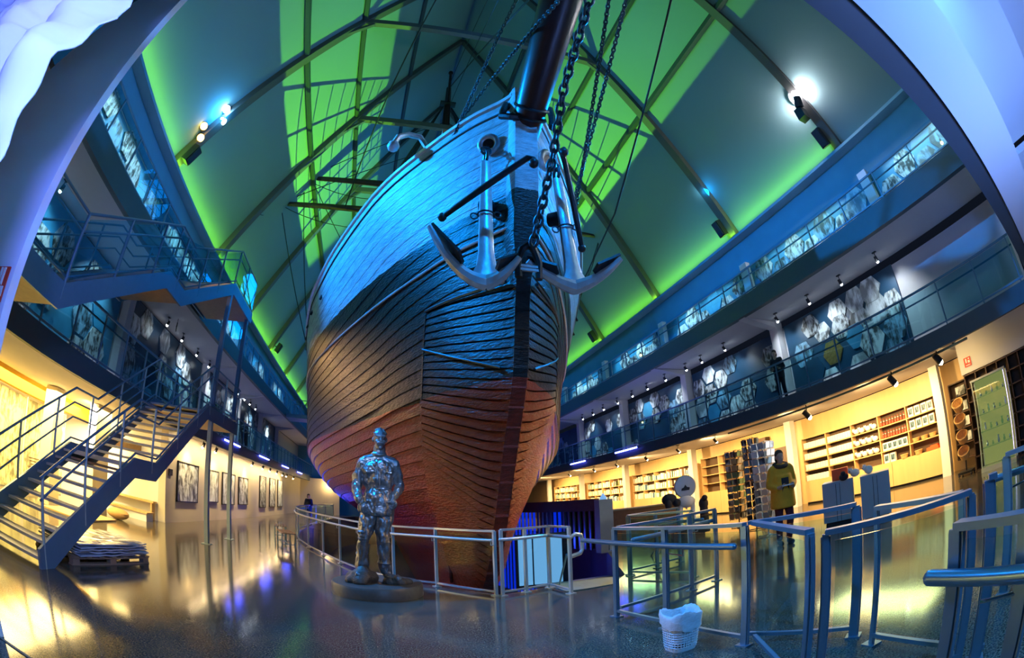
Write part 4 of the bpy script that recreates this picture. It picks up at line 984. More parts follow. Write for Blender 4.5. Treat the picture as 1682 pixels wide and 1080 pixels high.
def head(mb, c, s=1.0, yaw_=0.0, moustache=False):
    c = V(c); R = Matrix.Rotation(yaw_, 3, 'Z')
    def L_(x, y, z): return c + R @ V((x, y, z))*s
    mb.ball(L_(0, .012, .03), (.078*s, .098*s, .095*s), 16); mb.ball(L_(0, -.025, -.045), (.060*s, .070*s, .072*s), 14)
    mb.ball(L_(0, -.055, -.095), (.032*s, .030*s, .026*s), 10)
    cap(mb, [L_(0, -.088, .02), L_(0, -.108, -.022)], [.010*s, .017*s], 8)
    cap(mb, [L_(-.05, -.078, .034), L_(0, -.09, .03), L_(.05, -.078, .034)], [.012*s, .013*s, .012*s], 8)
    for e in (-1, 1):
        mb.ball(L_(e*.03, -.076, .012), .0125*s, 8); mb.ball(L_(e*.082, .012, .0), (.012*s, .022*s, .032*s), 8)
        mb.ball(L_(e*.042, -.058, -.03), (.024*s, .022*s, .024*s), 8)
    mb.ball(L_(0, -.088, -.062), (.024*s, .012*s, .008*s), 8)
    if moustache: cap(mb, [L_(-.048, -.082, -.060), L_(-.02, -.100, -.043), L_(.02, -.100, -.043), L_(.048, -.082, -.060)], [.007*s, .015*s, .015*s, .007*s], 8)
    cap(mb, [L_(0, .01, -.07), L_(0, .02, -.17)], [.052*s, .062*s], 12)
# --- bronze statue: local metres, origin on the floor below the figure
t = thing('bronze_statue', 'tall bronze statue of a moustached man in a double-breasted jacket before the bow', 'statue', (.06, 7.72, 0))
MB().lathe([(.77, 0), (.77, .17), (.745, .205), (0.001, .205)], (-.08, .08, 0), 48).build('round_plinth', 'plinth', t, smooth=True)
rk = MB(); rnd = random.Random(5)
for (x, y, z, r_) in ((-.33, -.1, .30, .22), (-.45, .05, .26, .18), (-.22, .02, .28, .2), (-.34, -.22, .24, .14), (-.5, -.12, .24, .12), (.12, -.1, .23, .13), (.3, -.12, .23, .14), (.42, -.05, .22, .12), (-.3, -.05, .42, .13)):
    rk.ball((x, y, z), (r_, r_*.9, r_*.75), 7)
fuse(rk, 'rock_base', 'rock', t, .03, 2)
fg = MB(); S = 1.36
# legs
cap(fg, [(-.12, 0, 1.50), (-.19, -.02, 1.28), (-.27, -.05, .95), (-.30, 0, .70), (-.33, .02, .46)], [.155, .15, .105, .108, .10], 14)
cap(fg, [(.10, .02, 1.50), (.07, 0, 1.28), (.035, -.05, .93), (.05, 0, .70), (.07, .04, .42)], [.155, .15, .105, .105, .098], 14)
for (x, y, z) in ((-.28, -.06, .98), (-.31, .02, .6), (.04, -.05, .9), (.06, .02, .55), (-.25, -.03, 1.1), (.05, -.02, 1.1)):
    for k in range(3): ring(fg, (x, y, z + k*.05), (random.uniform(-.3, .3), random.uniform(-.3, .3), 1), .098, .016, 12)
# shoes
cap(fg, [(-.34, .05, .40), (-.36, -.10, .37), (-.38, -.22, .36)], [.07, .065, .05], 12)
cap(fg, [(.08, .06, .34), (.18, -.06, .31), (.28, -.15, .30)], [.07, .062, .05], 12)
# torso, jacket
fg.ball((-.02, .02, 2.02), (.27, .175, .34), 18); fg.ball((-.02, 0, 2.12), (.285, .17, .20), 18); fg.ball((-.02, .02, 1.66), (.25, .185, .25), 18)
cap(fg, [(-.24, .02, 2.26), (-.02, .03, 2.33), (.21, .02, 2.25)], [.10, .105, .10], 14)
fg.lathe([(.245, 1.36), (.262, 1.40), (.25, 1.6), (.235, 1.72), (.2, 1.8)], (-.02, .02, 0), 28)
# arms: viewer's left hangs before the hip, viewer's right bends into the pocket
cap(fg, [(-.27, .02, 2.23), (-.34, .04, 2.05), (-.385, .02, 1.86)], [.105, .095, .085], 12)
cap(fg, [(-.385, .02, 1.86), (-.36, -.08, 1.72), (-.31, -.16, 1.59)], [.085, .075, .062], 12)
cap(fg, [(.24, .02, 2.22), (.30, .07, 2.04), (.345, .08, 1.88)], [.105, .094, .085], 12)
cap(fg, [(.345, .08, 1.88), (.30, -.03, 1.78), (.22, -.12, 1.67)], [.085, .074, .062], 12)
hand(fg, (-.30, -.17, 1.575), (.45, -.35, -.8), (.3, .8, -.3), .45, 1.5, -1)
hand(fg, (.215, -.125, 1.665), (-.35, -.25, -.9), (0, .9, -.2), .5, 1.45, 1)
# collar, lapels, buttons, pocket flaps
ring(fg, (-.01, .02, 2.40), (0, -.25, 1), .10, .03, 20)
cap(fg, [(-.10, -.13, 2.30), (.01, -.185, 2.1), (.015, -.2, 1.75), (.02, -.22, 1.42)], [.014, .014, .013, .012], 6)
for z in (2.2, 2.08, 1.96, 1.84, 1.72):
    for x in (-.085, .085): fg.ball((x - .0, -.175 - (.015 if z > 1.9 else 0), z), .020, 8)
for x in (-.15, .14): fg.box((x, -.155, 2.08), (.12, .03, .03)); 
for x in (-.15, .12): fg.box((x, -.185, 1.60), (.13, .04, .035))
head(fg, (.0, -.02, 2.635), S*1.06, .12, True); cap(fg, [(-.01, .03, 2.30), (0, .02, 2.5)], [.11, .10], 12)
for k in range(26):                                     # short wavy hair
    a = rnd.uniform(0, 2*PI); e = rnd.uniform(.15, 1.3); fg.ball(V((.0, .01, 2.70)) + V((.112*math.cos(a)*math.cos(e), .135*math.sin(a)*math.cos(e) + .012, .128*math.sin(e))), .024, 6)
body = fuse(fg, 'cast_figure', 'bronze', t, .010, 1, .032)

def person(label, loc, rz, h, garment, gm, legs, leanf=0, lean_arm=True):
    t = thing('person', label, 'person', loc, rz); k = h/1.75
    b = MB(); l_ = leanf
    def T(x, y, z): return V((x, y - l_*max(0, z - .9), z))*k
    cap(b, [T(-.09, 0, .92), T(-.10, -.01, .5), T(-.10, .02, .10)], [.085*k, .058*k, .042*k]); cap(b, [T(.09, 0, .92), T(.11, -.06, .5), T(.11, .06, .10)], [.085*k, .058*k, .042*k])
    cap(b, [T(-.10, .03, .05), T(-.11, -.14, .04)], [.045*k, .038*k]); cap(b, [T(.11, .07, .05), T(.12, -.10, .04)], [.045*k, .038*k])
    b.ball(T(0, 0, 1.0), (.15*k, .12*k, .15*k), 12); b.ball(T(0, 0, 1.27), (.17*k, .12*k, .22*k), 12); cap(b, [T(-.15, 0, 1.42), T(.15, 0, 1.42)], [.06*k, .06*k])
    for e in (-1, 1):
        cap(b, [T(e*.18, 0, 1.40), T(e*.23, .02, 1.15)], [.05*k, .042*k]); cap(b, [T(e*.23, .02, 1.15), T(e*.14, -.22, 1.08)], [.042*k, .032*k])
        hand(b, T(e*.14, -.23, 1.08), (-e*.4, -.9, .1), (0, 0, 1), .5, k, e)
    head(b, T(0, -.01, 1.63), k*.98)
    fuse(b, 'body', 'skin', t, .014*k, 3)
    c_ = MB()
    if garment == 'parka':
        cap(c_, [T(-.16, 0, 1.42), T(0, 0, 1.45), T(.16, 0, 1.42)], [.085*k, .09*k, .085*k])
        c_.ball(T(0, 0, 1.25), (.22*k, .165*k, .26*k), 14); c_.lathe([(.24*k, .70*k), (.25*k, .74*k), (.225*k, 1.1*k), (.2*k, 1.3*k)], (0, 0, 0), 20)
        for e in (-1, 1): cap(c_, [T(e*.19, 0, 1.40), T(e*.25, .02, 1.14)], [.078*k, .07*k]); cap(c_, [T(e*.25, .02, 1.14), T(e*.16, -.17, 1.08)], [.07*k, .056*k])
        fuse(c_, 'parka', gm, t, .02*k, 3)
        cap(MB(), [T(0, 0, 1), T(0, 0, 1.1)], [.1, .1])
        hd_ = MB(); ring(hd_, T(0, .0, 1.49), (0, -.3, 1), .12*k, .045*k, 18); fuse(hd_, 'fur_collar', 'hair', t, .02*k, 2)
        MB().box(T(0, -.21, 1.05), (.14*k, .02*k, 2.0*k*.55*0 + .40*k)).build('dark_shirt', 'dark', t)
        MB().box(T(0, -.30, 1.11), (.22*k, .14*k, .02)).build('held_paper', 'paper', t)
    else:
        cap(c_, [T(-.16, 0, 1.42), T(.16, 0, 1.42)], [.08*k, .08*k]); c_.ball(T(0, 0, 1.22), (.2*k, .15*k, .28*k), 14); c_.lathe([(.19*k, .80*k), (.2*k, 1.1*k), (.18*k, 1.3*k)], T(0, 0, 0), 18)
        for e in (-1, 1): cap(c_, [T(e*.18, 0, 1.40), T(e*.235, .02, 1.15)], [.066*k, .058*k]); cap(c_, [T(e*.235, .02, 1.15), T(e*.15, -.19, 1.08)], [.058*k, .045*k])
        fuse(c_, 'coat', gm, t, .02*k, 3)
    tr = MB(); cap(tr, [T(-.09, 0, .95), T(-.10, -.01, .5), T(-.10, .02, .13)], [.105*k, .075*k, .062*k]); cap(tr, [T(.09, 0, .95), T(.11, -.06, .5), T(.11, .06, .13)], [.105*k, .075*k, .062*k]); tr.ball(T(0, 0, .98), (.17*k, .135*k, .12*k), 12)
    fuse(tr, 'trousers', legs, t, .02*k, 2)
    hr = MB(); hr.ball(T(0, .02, 1.69), (.088*k, .10*k, .09*k), 12); hr.ball(T(0, .05, 1.62), (.085*k, .08*k, .12*k), 12); hr.build('hair', 'hair', t, smooth=True)
    sho = MB(); cap(sho, [T(-.10, .04, .05), T(-.11, -.15, .045)], [.052*k, .046*k]); cap(sho, [T(.11, .08, .05), T(.12, -.11, .045)], [.052*k, .046*k]); fuse(sho, 'shoes', 'dark', t, .016*k, 2)
    return t
person('person in a yellow parka and maroon trousers looking at a leaflet beside the card racks', (7.72, 6.45, 0), -.55, 2.02, 'parka', 'coat', 'maroon')
person('person in dark clothes leaning at the right second-floor railing between two murals', (11.45, 9.05, 3.68), -1.2, 1.62, 'coat', 'dark', 'dark', .25)
person('distant person in black standing behind the far left pit railing', (-3.75, 25.6, 0), .6, 1.72, 'coat', 'dark', 'dark')
person('distant dark figure on the left second-floor gallery past the staircase', (-7.3, 24.2, 3.5), .9, 1.75, 'coat', 'dark', 'dark')
# ================================================================== THE SHOP ON THE RIGHT
def shelf_unit(label, y0, y1, rows, ncol, zb, ztop, base=True, depth=.36, mat_='oakd', name='shelf_unit'):
    x = 15.84; t = thing(name, label, 'shelf', (x, (y0+y1)/2, 0)); W = y1 - y0
    MB().box((-.02, 0, (zb+ztop)/2), (.03, W, ztop - zb)).build('back_panel', 'shelfback', t)
    for i in range(rows + 1):
        z = zb + (ztop - zb)*i/rows; MB().box((-depth/2, 0, z), (depth, W, .035)).build('shelf', mat_, t)
    for i in range(ncol + 1):
        y = -W/2 + W*i/ncol; MB().box((-depth/2, y, (zb+ztop)/2), (depth - .01, .035, ztop - zb)).build('divider', mat_, t)
    if base:
        for i in range(ncol if W < 5 else 3):
            n_ = ncol if W < 5 else 3; w_ = W/n_; MB().box((-depth/2 - .02, -W/2 + w_*(i + .5), zb/2 + .03), (depth, w_ - .015, zb - .10)).build('base_cabinet', 'oak', t)
        MB().box((-depth/2 + .03, 0, .04), (depth - .06, W, .08)).build('plinth', 'dark', t)
    return t
shelf_unit('tall oak shelf unit with white goods, dolls and boxes, between the two nearest shop columns', 5.25, 11.6, 4, 5, .92, 2.66)
shelf_unit('oak book shelf with a plain base, beside the card racks', 14.3, 18.3, 4, 3, 1.15, 2.9, name='bookcase')
for i, (y0, y1) in enumerate(((18.95, 25.2), (25.8, 31.8), (32.4, 38.5))):
    shelf_unit('oak bookcase filled with pale books, %s of the three long ones' % ['nearest', 'middle', 'farthest'][i], y0, y1, 3, 5, 1.2, 2.75, name='bookcase')
SX = 15.62
rnd = random.Random(11)
# books: one kind of book, copied
def book(label, m_, group):
    t = thing('book', label, 'book', (0, 0, 0), group=group)
    MB().box((.0, 0, .135), (.20, .05, .27)).build('cover', m_, t); MB().box((-.006, 0, .135), (.198, .038, .262)).build('pages', 'paper', t)
    return t
protos = {}
rown = ['bottom', 'middle', 'top']
bayn = ['the nearest long bookcase', 'the middle long bookcase', 'the farthest long bookcase']
for b_, (y0, y1) in enumerate(((18.95, 25.2), (25.8, 31.8), (32.4, 38.5))):
    for r_ in range(3):
        z = 1.2 + (2.75 - 1.2)*r_/3 + .02; y = y0 + .08; step_ = (.17, .22, .28)[b_]
        while y < y1 - .1:
            m_ = rnd.choice(['bk1', 'bk1', 'bk1', 'paper', 'bk4', 'bk2', 'bk3'])
            cn = {'bk1': 'cream', 'paper': 'white', 'bk4': 'tan', 'bk2': 'blue', 'bk3': 'green'}[m_]
            lab = '%s book among pale books on the %s shelf of %s' % (cn, rown[r_], bayn[b_]); gp = '%s books on the %s shelf of %s' % (cn, rown[r_], bayn[b_])
            if rnd.random() > .12:
                if m_ not in protos: o = protos[m_] = book(lab, m_, gp); o.location = (SX, y, z)
                else: o = dup(protos[m_], (SX, y, z), label=lab); o['group'] = gp
                o.scale = (1, rnd.uniform(1.4, 3.2), rnd.uniform(.95, 1.4))
            y += step_*rnd.uniform(.8, 1.25)
# goods on the near unit: columns of width 1.27, rows at z
zr = [.94, 1.375, 1.81, 2.245]
def cell(c_, r_): return 5.25 + 1.27*c_, zr[r_]
def mug():
    t = thing('mug', 'x', 'mug', (0, 0, 0)); mb = MB().lathe([(.045, 0), (.05, .01), (.05, .12), (.043, .12), (.04, .02), (.001, .02)], (0, 0, 0), 12); mb.build('cup', 'paper', t, smooth=True)
    MB().tube([(-.0, .048, .10), (0, .085, .09), (0, .085, .05), (0, .048, .03)], .008, 6).build('handle', 'paper', t); return t
def place(proto, n_, y0, y1, z, label, group, x=SX - .05, sc=1.0, rows_=1, jit=.01):
    for k in range(n_):
        for q in range(rows_):
            y = y0 + (y1 - y0)*(k + .5)/n_ + rnd.uniform(-jit, jit)
            if proto.get('placed'): o = dup(proto, (x + q*.14, y, z), label=label)
            else: o = proto; o.location = (x, y, z); o['placed'] = 1
            o['label'] = label; o['group'] = group; o.scale = (sc,)*3
p_mug = mug()
rw = ['lowest', 'second lowest', 'second highest', 'top']
for c_ in (3, 4):
    for r_ in range(0, 4):
        y, z = cell(c_, r_)
        if (c_, r_) == (3, 0): continue
        place(p_mug, 9, y + .06, y + 1.21, z, 'white mug on the %s shelf, %s column of the goods shelves' % (rw[r_], 'farthest' if c_ == 4 else 'second farthest'), 'white mugs, %s shelf, column %s' % (rw[r_], 'far' if c_ == 4 else 'next'), sc=1.9)
def plush():
    t = thing('plush_toy', 'x', 'plush toy', (0, 0, 0)); b = MB().ball((0, 0, .10), (.11, .13, .10), 10); b.build('body', 'plush', t, smooth=True)
    h_ = MB().ball((-.05, .11, .16), (.07, .07, .065), 10).ball((-.05, .07, .22), .02, 6).ball((-.05, .15, .22), .02, 6); h_.build('head', 'plush', t, smooth=True)
    MB().ball((-.12, .11, .155), .014, 6).build('nose', 'black', t); return t
pp = plush()
for r_ in (1, 2, 3):
    y, z = cell(2, r_); place(pp, 4, y + .1, y + 1.2, z, 'white plush bear on the %s shelf of the goods shelves' % rw[r_], 'plush bears on the %s shelf' % rw[r_])
def doll():
    t = thing('doll', 'x', 'doll', (0, 0, 0)); MB().lathe([(.035, 0), (.05, .02), (.04, .10), (.02, .14)], (0, 0, 0), 10).build('coat', 'red', t, smooth=True)
    MB().ball((0, 0, .165), .028, 8).build('head', 'plush', t, smooth=True); MB().lathe([(.03, .175), (.001, .25)], (0, 0, 0), 8).build('hat', 'red', t); return t
pd = doll()
for r_ in (2, 3):
    y, z = cell(1, r_); place(pd, 9, y + .06, y + 1.21, z, 'small red-capped doll on the %s shelf of the goods shelves' % rw[r_], 'red-capped dolls on the %s shelf' % rw[r_])
def boxed(m1='paper'):
    t = thing('picture_box', 'x', 'box', (0, 0, 0)); MB().box((0, 0, .14), (.12, .2, .28)).build('carton', 'paper', t); MB().box((-.063, 0, .15), (.006, .14, .17)).build('printed_picture', 'ph3', t); return t
pb = boxed()
for r_ in (2, 3):
    y, z = cell(0, r_); place(pb, 4, y + .08, y + 1.2, z, 'white boxed souvenir with a blue picture, %s shelf, nearest column' % rw[r_], 'boxed souvenirs on the %s shelf' % rw[r_], sc=1.1)
y, z = cell(1, 1); place(pb, 5, y + .08, y + 1.2, z, 'white boxed souvenir with a blue picture, below the red-capped dolls', 'boxed souvenirs below the dolls', sc=1.0)
y, z = cell(1, 0); place(pb, 2, y + .65, y + 1.2, z, 'white boxed souvenir on the lowest shelf beside the straw basket', 'boxed souvenirs on the lowest shelf', sc=1.1)
def basket(r_=.12, h_=.10):
    t = thing('basket', 'x', 'basket', (0, 0, 0)); MB().lathe([(r_*.8, 0), (r_, h_), (r_*.93, h_), (r_*.72, .015), (.001, .015)], (0, 0, 0), 16).build('woven_bowl', 'basket', t, smooth=True)
    mb = MB(); ring(mb, (0, 0, h_), (0, 0, 1), r_*.97, .012); mb.build('rim', 'basket', t, smooth='all'); return t
bb = basket()
y, z = cell(0, 1); place(bb, 3, y + .1, y + 1.2, z, 'straw basket on the second lowest shelf of the goods shelves', 'straw baskets on the second lowest shelf', sc=1.2)
y, z = cell(0, 0); place(bb, 1, y + .7, y + 1.2, z, 'shallow straw basket at the near end of the lowest goods shelf', 'lone straw basket near end', sc=1.3)
y, z = cell(1, 0); place(bb, 1, y + .05, y + .6, z, 'straw basket beside the boxed souvenirs on the lowest goods shelf', 'lone straw basket beside boxes', sc=1.3)
tag(MB().box((SX, 5.6, 1.0), (.22, .5, .10)).box((SX + .02, 5.55, 1.07), (.18, .3, .05)).build('folded_scarves', 'orange'), 'folded red-orange scarves at the near end of the lowest goods shelf', 'scarf')
# blue display blocks
for lab, (x, y), rz, d_ in (('left pale blue display block with toys on top, in front of the goods shelves', (9.9, 6.35), .52, (.9, .8, 1.05)), ('right pale blue display block, beside the one with the red box', (9.75, 5.15), .46, (.8, .72, 1.05))):
    t = thing('display_block', lab, 'display block', (x, y, 0), rz); MB().box((0, 0, d_[2]/2 + .05), (d_[0], d_[1], d_[2] - .1)).build('block', 'blueb', t); MB().box((0, 0, .03), (d_[0] - .1, d_[1] - .1, .06)).build('plinth', 'dark', t)
    for k in (-1, 1): MB().box((-d_[0]/2 - .004, k*.05, .55), (.008, .01, .9)).build('seam', 'dark', t)
tag(MB().box((9.95, 6.3, 1.19), (.34, .42, .28), .5).build('gift_box', 'orange'), 'open red-orange box on the left pale blue block', 'box')
o = dup(pp, (9.8, 5.75, 1.05), .3, 'white plush toy on the blue blocks right of the red-orange box'); o['group'] = 'toys on the blue blocks'
o = dup(pp, (9.72, 5.3, 1.05), -.5, 'white plush toy at the right end of the blue blocks'); o['group'] = 'toys on the blue blocks'
tag(MB().ball((9.55, 5.95, 1.12), (.11, .13, .09), 12).ball((9.5, 5.93, 1.2), (.07, .07, .06), 10).build('fur_hat', 'dark', smooth=True), 'dark fur hat on the blue blocks beside the red-orange box', 'hat')

# card racks
def rack(label, loc, h, cols_, rows_, cm, faces=4, w=.42, rz=0.0, frame='black'):
    t = thing('card_rack', label, 'card rack', loc, rz)
    MB().cyl((0, 0, 0), (0, 0, h), .022, n=8).build('pole', frame, t)
    mb = MB()
    for k in range(4): mb.bar((0, 0, .03), (.28*math.cos(PI/2*k + .4), .28*math.sin(PI/2*k + .4), .02), .03)
    mb.build('foot', frame, t)
    mb = MB()
    for k in range(faces):
        R = Matrix.Rotation(k*2*PI/faces, 3, 'Z')
        for e in (-1, 1): mb.bar(R @ V((-w/2, e*w/2, .25)), R @ V((-w/2, e*w/2, h)), .012)
        for j in range(rows_ + 1):
            z = .28 + (h - .3)*j/rows_; mb.bar(R @ V((-w/2, -w/2, z)), R @ V((-w/2, w/2, z)), .01)
    mb.build('wire_frame', frame, t)
    rn = random.Random(int(h*100)); n_ = 0
    for k in range(faces):
        R = Matrix.Rotation(k*2*PI/faces, 3, 'Z') @ Matrix.Rotation(-.14, 3, 'Y')
        for j in range(rows_):
            for c_ in range(cols_):
                if n_ >= 98: break
                z = .30 + (h - .3)*j/rows_; ch = (h - .3)/rows_*.80
                cc = Matrix.Rotation(k*2*PI/faces, 3, 'Z') @ V((-w/2 - .035, -w/2 + w*(c_ + .5)/cols_, 0))
                MB().box(cc + V((0, 0, z + ch/2)), (.008, w/cols_*.86, ch), R).build('card', rn.choice(cm), t); n_ += 1
    return t
rack('bright card rack with rows of blue and white cards, nearest of the three racks', (8.86, 7.95, 0), 2.42, 2, 11, ['ph4', 'paper', 'ph4', 'blueb', 'paper', 'ph3'], rz=.15, frame='lightalu')
rack('tall dark card rack behind the bright blue one', (10.0, 9.45, 0), 2.72, 2, 12, ['ph2', 'bk2', 'dark', 'ph2'], rz=.3, w=.36)
rack('brown and green card rack, farthest left of the three racks', (10.75, 10.95, 0), 2.55, 2, 10, ['art', 'bk3', 'bk4', 'ph1'], rz=.2, w=.44)
# doorway panel between racks and column
struct('door_1', MB().box((15.82, 13.05, 1.3), (.1, 1.7, 2.6)), 'walnut')
struct('trim_door_panel', MB().box((15.7, 13.95, 1.6), (.3, .5, 3.2)), 'walnut')
# display cabinet, cubbies, basket stand, fire sign
t = thing('display_cabinet', 'tall lit glass display cabinet with glassware at the right', 'display cabinet', (13.45, 2.55, 0), 0)
for sx in (-.22, .22):
    for sy in (-.58, .58): MB().bar((sx, sy, 0), (sx, sy, 2.42), .035).build('frame_post', 'lightalu', t)
MB().box((0, 0, .06), (.5, 1.22, .12)).build('base', 'lightalu', t); MB().box((0, 0, 2.43), (.5, 1.22, .05)).build('top', 'lightalu', t)
MB().box((-.23, 0, 1.27), (.01, 1.12, 2.28)).build('glass_front', 'glass', t); MB().box((.235, 0, 1.27), (.012, 1.12, 2.28)).build('lit_back', 'caseglow', t)
MB().bar((-.2, -.55, .2), (-.2, -.55, 2.38), .02).build('light_strip', 'pinkled', t)
for z in (.62, 1.05, 1.5, 1.95): MB().box((0, 0, z), (.42, 1.12, .015)).build('glass_shelf', 'glasst', t)
k = 0
for zi, z in enumerate((.64, 1.07, 1.52, 1.97)):
    for j in range(5):
        y = -.42 + j*.2; h_ = .10 + .05*((j + zi) % 3); lab = 'clear glass ornament on the %s glass shelf of the display cabinet' % rw[zi]
        tag(MB().lathe([(.03, 0), (.045, h_*.4), (.02, h_*.7), (.035, h_)], (13.45, 2.55 + y, z), 10).build('glass_ornament', 'glasst' if j % 2 else 'lightalu', smooth=True), lab, 'ornament', 'glass ornaments on the %s cabinet shelf' % rw[zi])
t = thing('cubby_shelf', 'dark brown cubby-hole shelf behind the lit display cabinet', 'shelf', (14.25, 1.9, 0))
MB().box((.22, 0, 1.37), (.03, 3.3, 2.74)).build('back_panel', 'shelfback', t)
for i in range(8): MB().box((0, 0, .02 + i*.385), (.42, 3.3, .035)).build('shelf', 'walnut', t)
for i in range(9): MB().box((0, -1.63 + i*.407, 1.37), (.42, .035, 2.7)).build('divider', 'walnut', t)
t = thing('basket_stand', 'black wheeled stand stacked with hanging straw baskets beside the display cabinet', 'stand', (13.9, 3.85, 0))
MB().bar((0, 0, .1), (0, 0, 2.3), .04).build('pole', 'black', t); MB().box((0, 0, .1), (.5, .5, .06)).build('foot', 'black', t)
for sx in (-.22, .22):
    for sy in (-.22, .22): MB().ball((sx, sy, .045), .045, 8).build('castor', 'black', t)
for k, z in enumerate((.55, 1.0, 1.45, 1.88)): 
    o = dup(bb, (13.68, 3.8, z), 0, '%s straw basket hanging on the black stand beside the display cabinet' % rw[k].capitalize()); o['group'] = 'baskets on the black stand'; o.scale = (1.7, 1.7, 2.2); o.rotation_euler = (0, -.7, 0)
t = shelf_unit('narrow wooden shelf with blue and red boxes behind the basket stand', 3.2, 4.6, 5, 1, .35, 2.75, base=False, mat_='walnut')
for k, (z, m_, cn) in enumerate(((2.29, 'bk2', 'blue'), (1.81, 'ph3', 'pale blue'), (1.33, 'red', 'red'), (.85, 'bk2', 'dark blue'))):
    for q in (0, 1):
        tag(MB().box((15.6, 3.6 + q*.55, z + .17), (.2, .38, .28)).build('gift_box', m_ if q == 0 else 'ph1'), '%s box on the narrow wooden shelf behind the basket stand' % (cn if q == 0 else cn + '-row patterned'), 'box')
def sign(name, label, loc, sz, rz, m_, marks):
    t = thing(name, label, 'sign', loc, rz); MB().box((0, 0, 0), (sz[0], .012, sz[1])).build('plate', m_, t)
    for (x, z, w_, h_) in marks: MB().box((x, -.010, z), (w_, .008, h_)).build('white_mark', 'paper', t)
    return t
sign('fire_sign', 'small red fire-equipment sign on the white wall above the cubby-hole shelf', (14.01, 3.28, 3.05), (.26, .26), -PI/2, 'red', [(-.05, .04, .05, .12), (.05, .0, .07, .07), (.0, -.09, .16, .02), (.06, .08, .05, .03)])
sign('fire_sign', 'red sign with white strokes at the left picture edge on the violet wall', (-3.22, 2.31, 2.60), (.28, .28), 0, 'red', [(.07, .06, .03, .14), (.02, .06, .03, .14), (.1, -.06, .05, .08), (-.04, -.03, .05, .1)])
t = thing('exit_sign', 'dark exit sign with a running figure hanging under the left third-floor slab', 'exit sign', (-7.3, 13.9, 6.5), -1.1)
MB().box((0, 0, 0), (.42, .04, .2)).build('plate', 'black', t); MB().box((-.1, -.025, 0), (.06, .008, .13)).box((-.06, -.025, -.02), (.09, .008, .03)).build('running_figure', 'grey', t); MB().prism([(.05, -.022, .05), (.15, -.022, 0), (.05, -.022, -.05)], (0, -.006, 0)).build('arrow', 'grey', t); MB().bar((0, 0, .1), (0, 0, .3), .02).build('rod', 'black', t)

# toy display with a white mannequin, counter
t = thing('shop_counter', 'dark brown counter behind the railings with small goods, below the book shelves', 'counter', (9.6, 15.6, 0), -.25)
MB().box((0, 0, .5), (3.6, .7, 1.0)).build('front', 'walnut', t); MB().box((0, 0, 1.03), (3.7, .8, .05)).build('top', 'grey', t)
t = thing('mannequin_display', 'white stand with a round white sign board and a black dog-like toy before the column', 'display', (8.95, 11.45, 0), -.45)
MB().cyl((0, 0, .9), (0, 0, 1.3), .03).build('pole', 'plush', t); MB().lathe([(.33, -.04), (.36, 0), (.33, .04)], (0, 0, 1.62), 28, V((0, 1, 0))).build('round_board', 'lightalu', t, smooth=True)
MB().prism([(-.14, -.05, 1.50), (.12, -.05, 1.50), (.14, -.05, 1.58), (.05, -.05, 1.60), (.0, -.05, 1.68), (-.05, -.05, 1.60), (-.12, -.05, 1.57)], (0, -.01, 0)).build('black_emblem', 'black', t)
mb = MB().ball((0, 0, 1.14), (.30, .17, .2), 12).cyl((-.18, 0, 1.1), (-.2, 0, .35), .08, .07).cyl((.2, 0, 1.1), (.22, 0, .35), .08, .07); mb.build('white_suit', 'plush', t, smooth=True)
mb = MB().box((0, 0, .2), (1.0, .5, .4)); mb.build('stand_base', 'black', t)
tag(MB().ball((8.45, 11.65, 1.28), (.26, .2, .19), 12).ball((8.62, 11.5, 1.15), (.14, .12, .14), 10).ball((8.3, 11.5, 1.13), (.12, .1, .16), 10).build('plush_dog', 'dark', smooth=True), 'black shaggy toy left of the round white board', 'toy')
tag(MB().ball((9.45, 11.2, 1.0), (.16, .15, .2), 12).ball((9.42, 11.1, 1.18), (.1, .1, .1), 10).cyl((9.45, 11.2, .9), (9.47, 11.2, .1), .13, .16).build('plush_penguin', 'dark', smooth=True), 'black upright toy right of the white suit, before the bright column', 'toy')

# ================================================================== LEFT SIDE
for i, (y0, y1, z0, z1, m_) in enumerate(((15.6, 17.7, .75, 2.22, 'ph1'), (19.05, 20.3, .8, 2.2, 'ph4'), (20.9, 22.9, .72, 2.24, 'ph4'), (23.65, 25.45, .73, 2.2, 'ph1'), (28.25, 29.9, .56, 2.56, 'ph2'), (31.05, 32.8, .6, 2.58, 'ph1'), (33.75, 35.5, .6, 2.6, 'ph4'))):
    t = thing('framed_picture', '%s framed picture on the lit left ground-floor wall, counted from the staircase' % (['first'] + names + ['seventh'])[i], 'picture', (-7.33, (y0+y1)/2, (z0+z1)/2))
    W, H = y1 - y0, z1 - z0
    MB().box((0, 0, 0), (.05, W - .06, H - .06)).build('canvas', m_, t)
    mb = MB()
    for e in (-1, 1): mb.box((.01, e*(W/2 - .02), 0), (.07, .04, H)).box((.01, 0, e*(H/2 - .02)), (.07, W, .04))
    mb.build('frame', 'black', t)
tag(MB().box((-7.33, 15.0, 1.75), (.04, .3, .22)).build('caption_plate', 'black'), 'small black caption plate near the corner of the lit picture wall', 'plate')
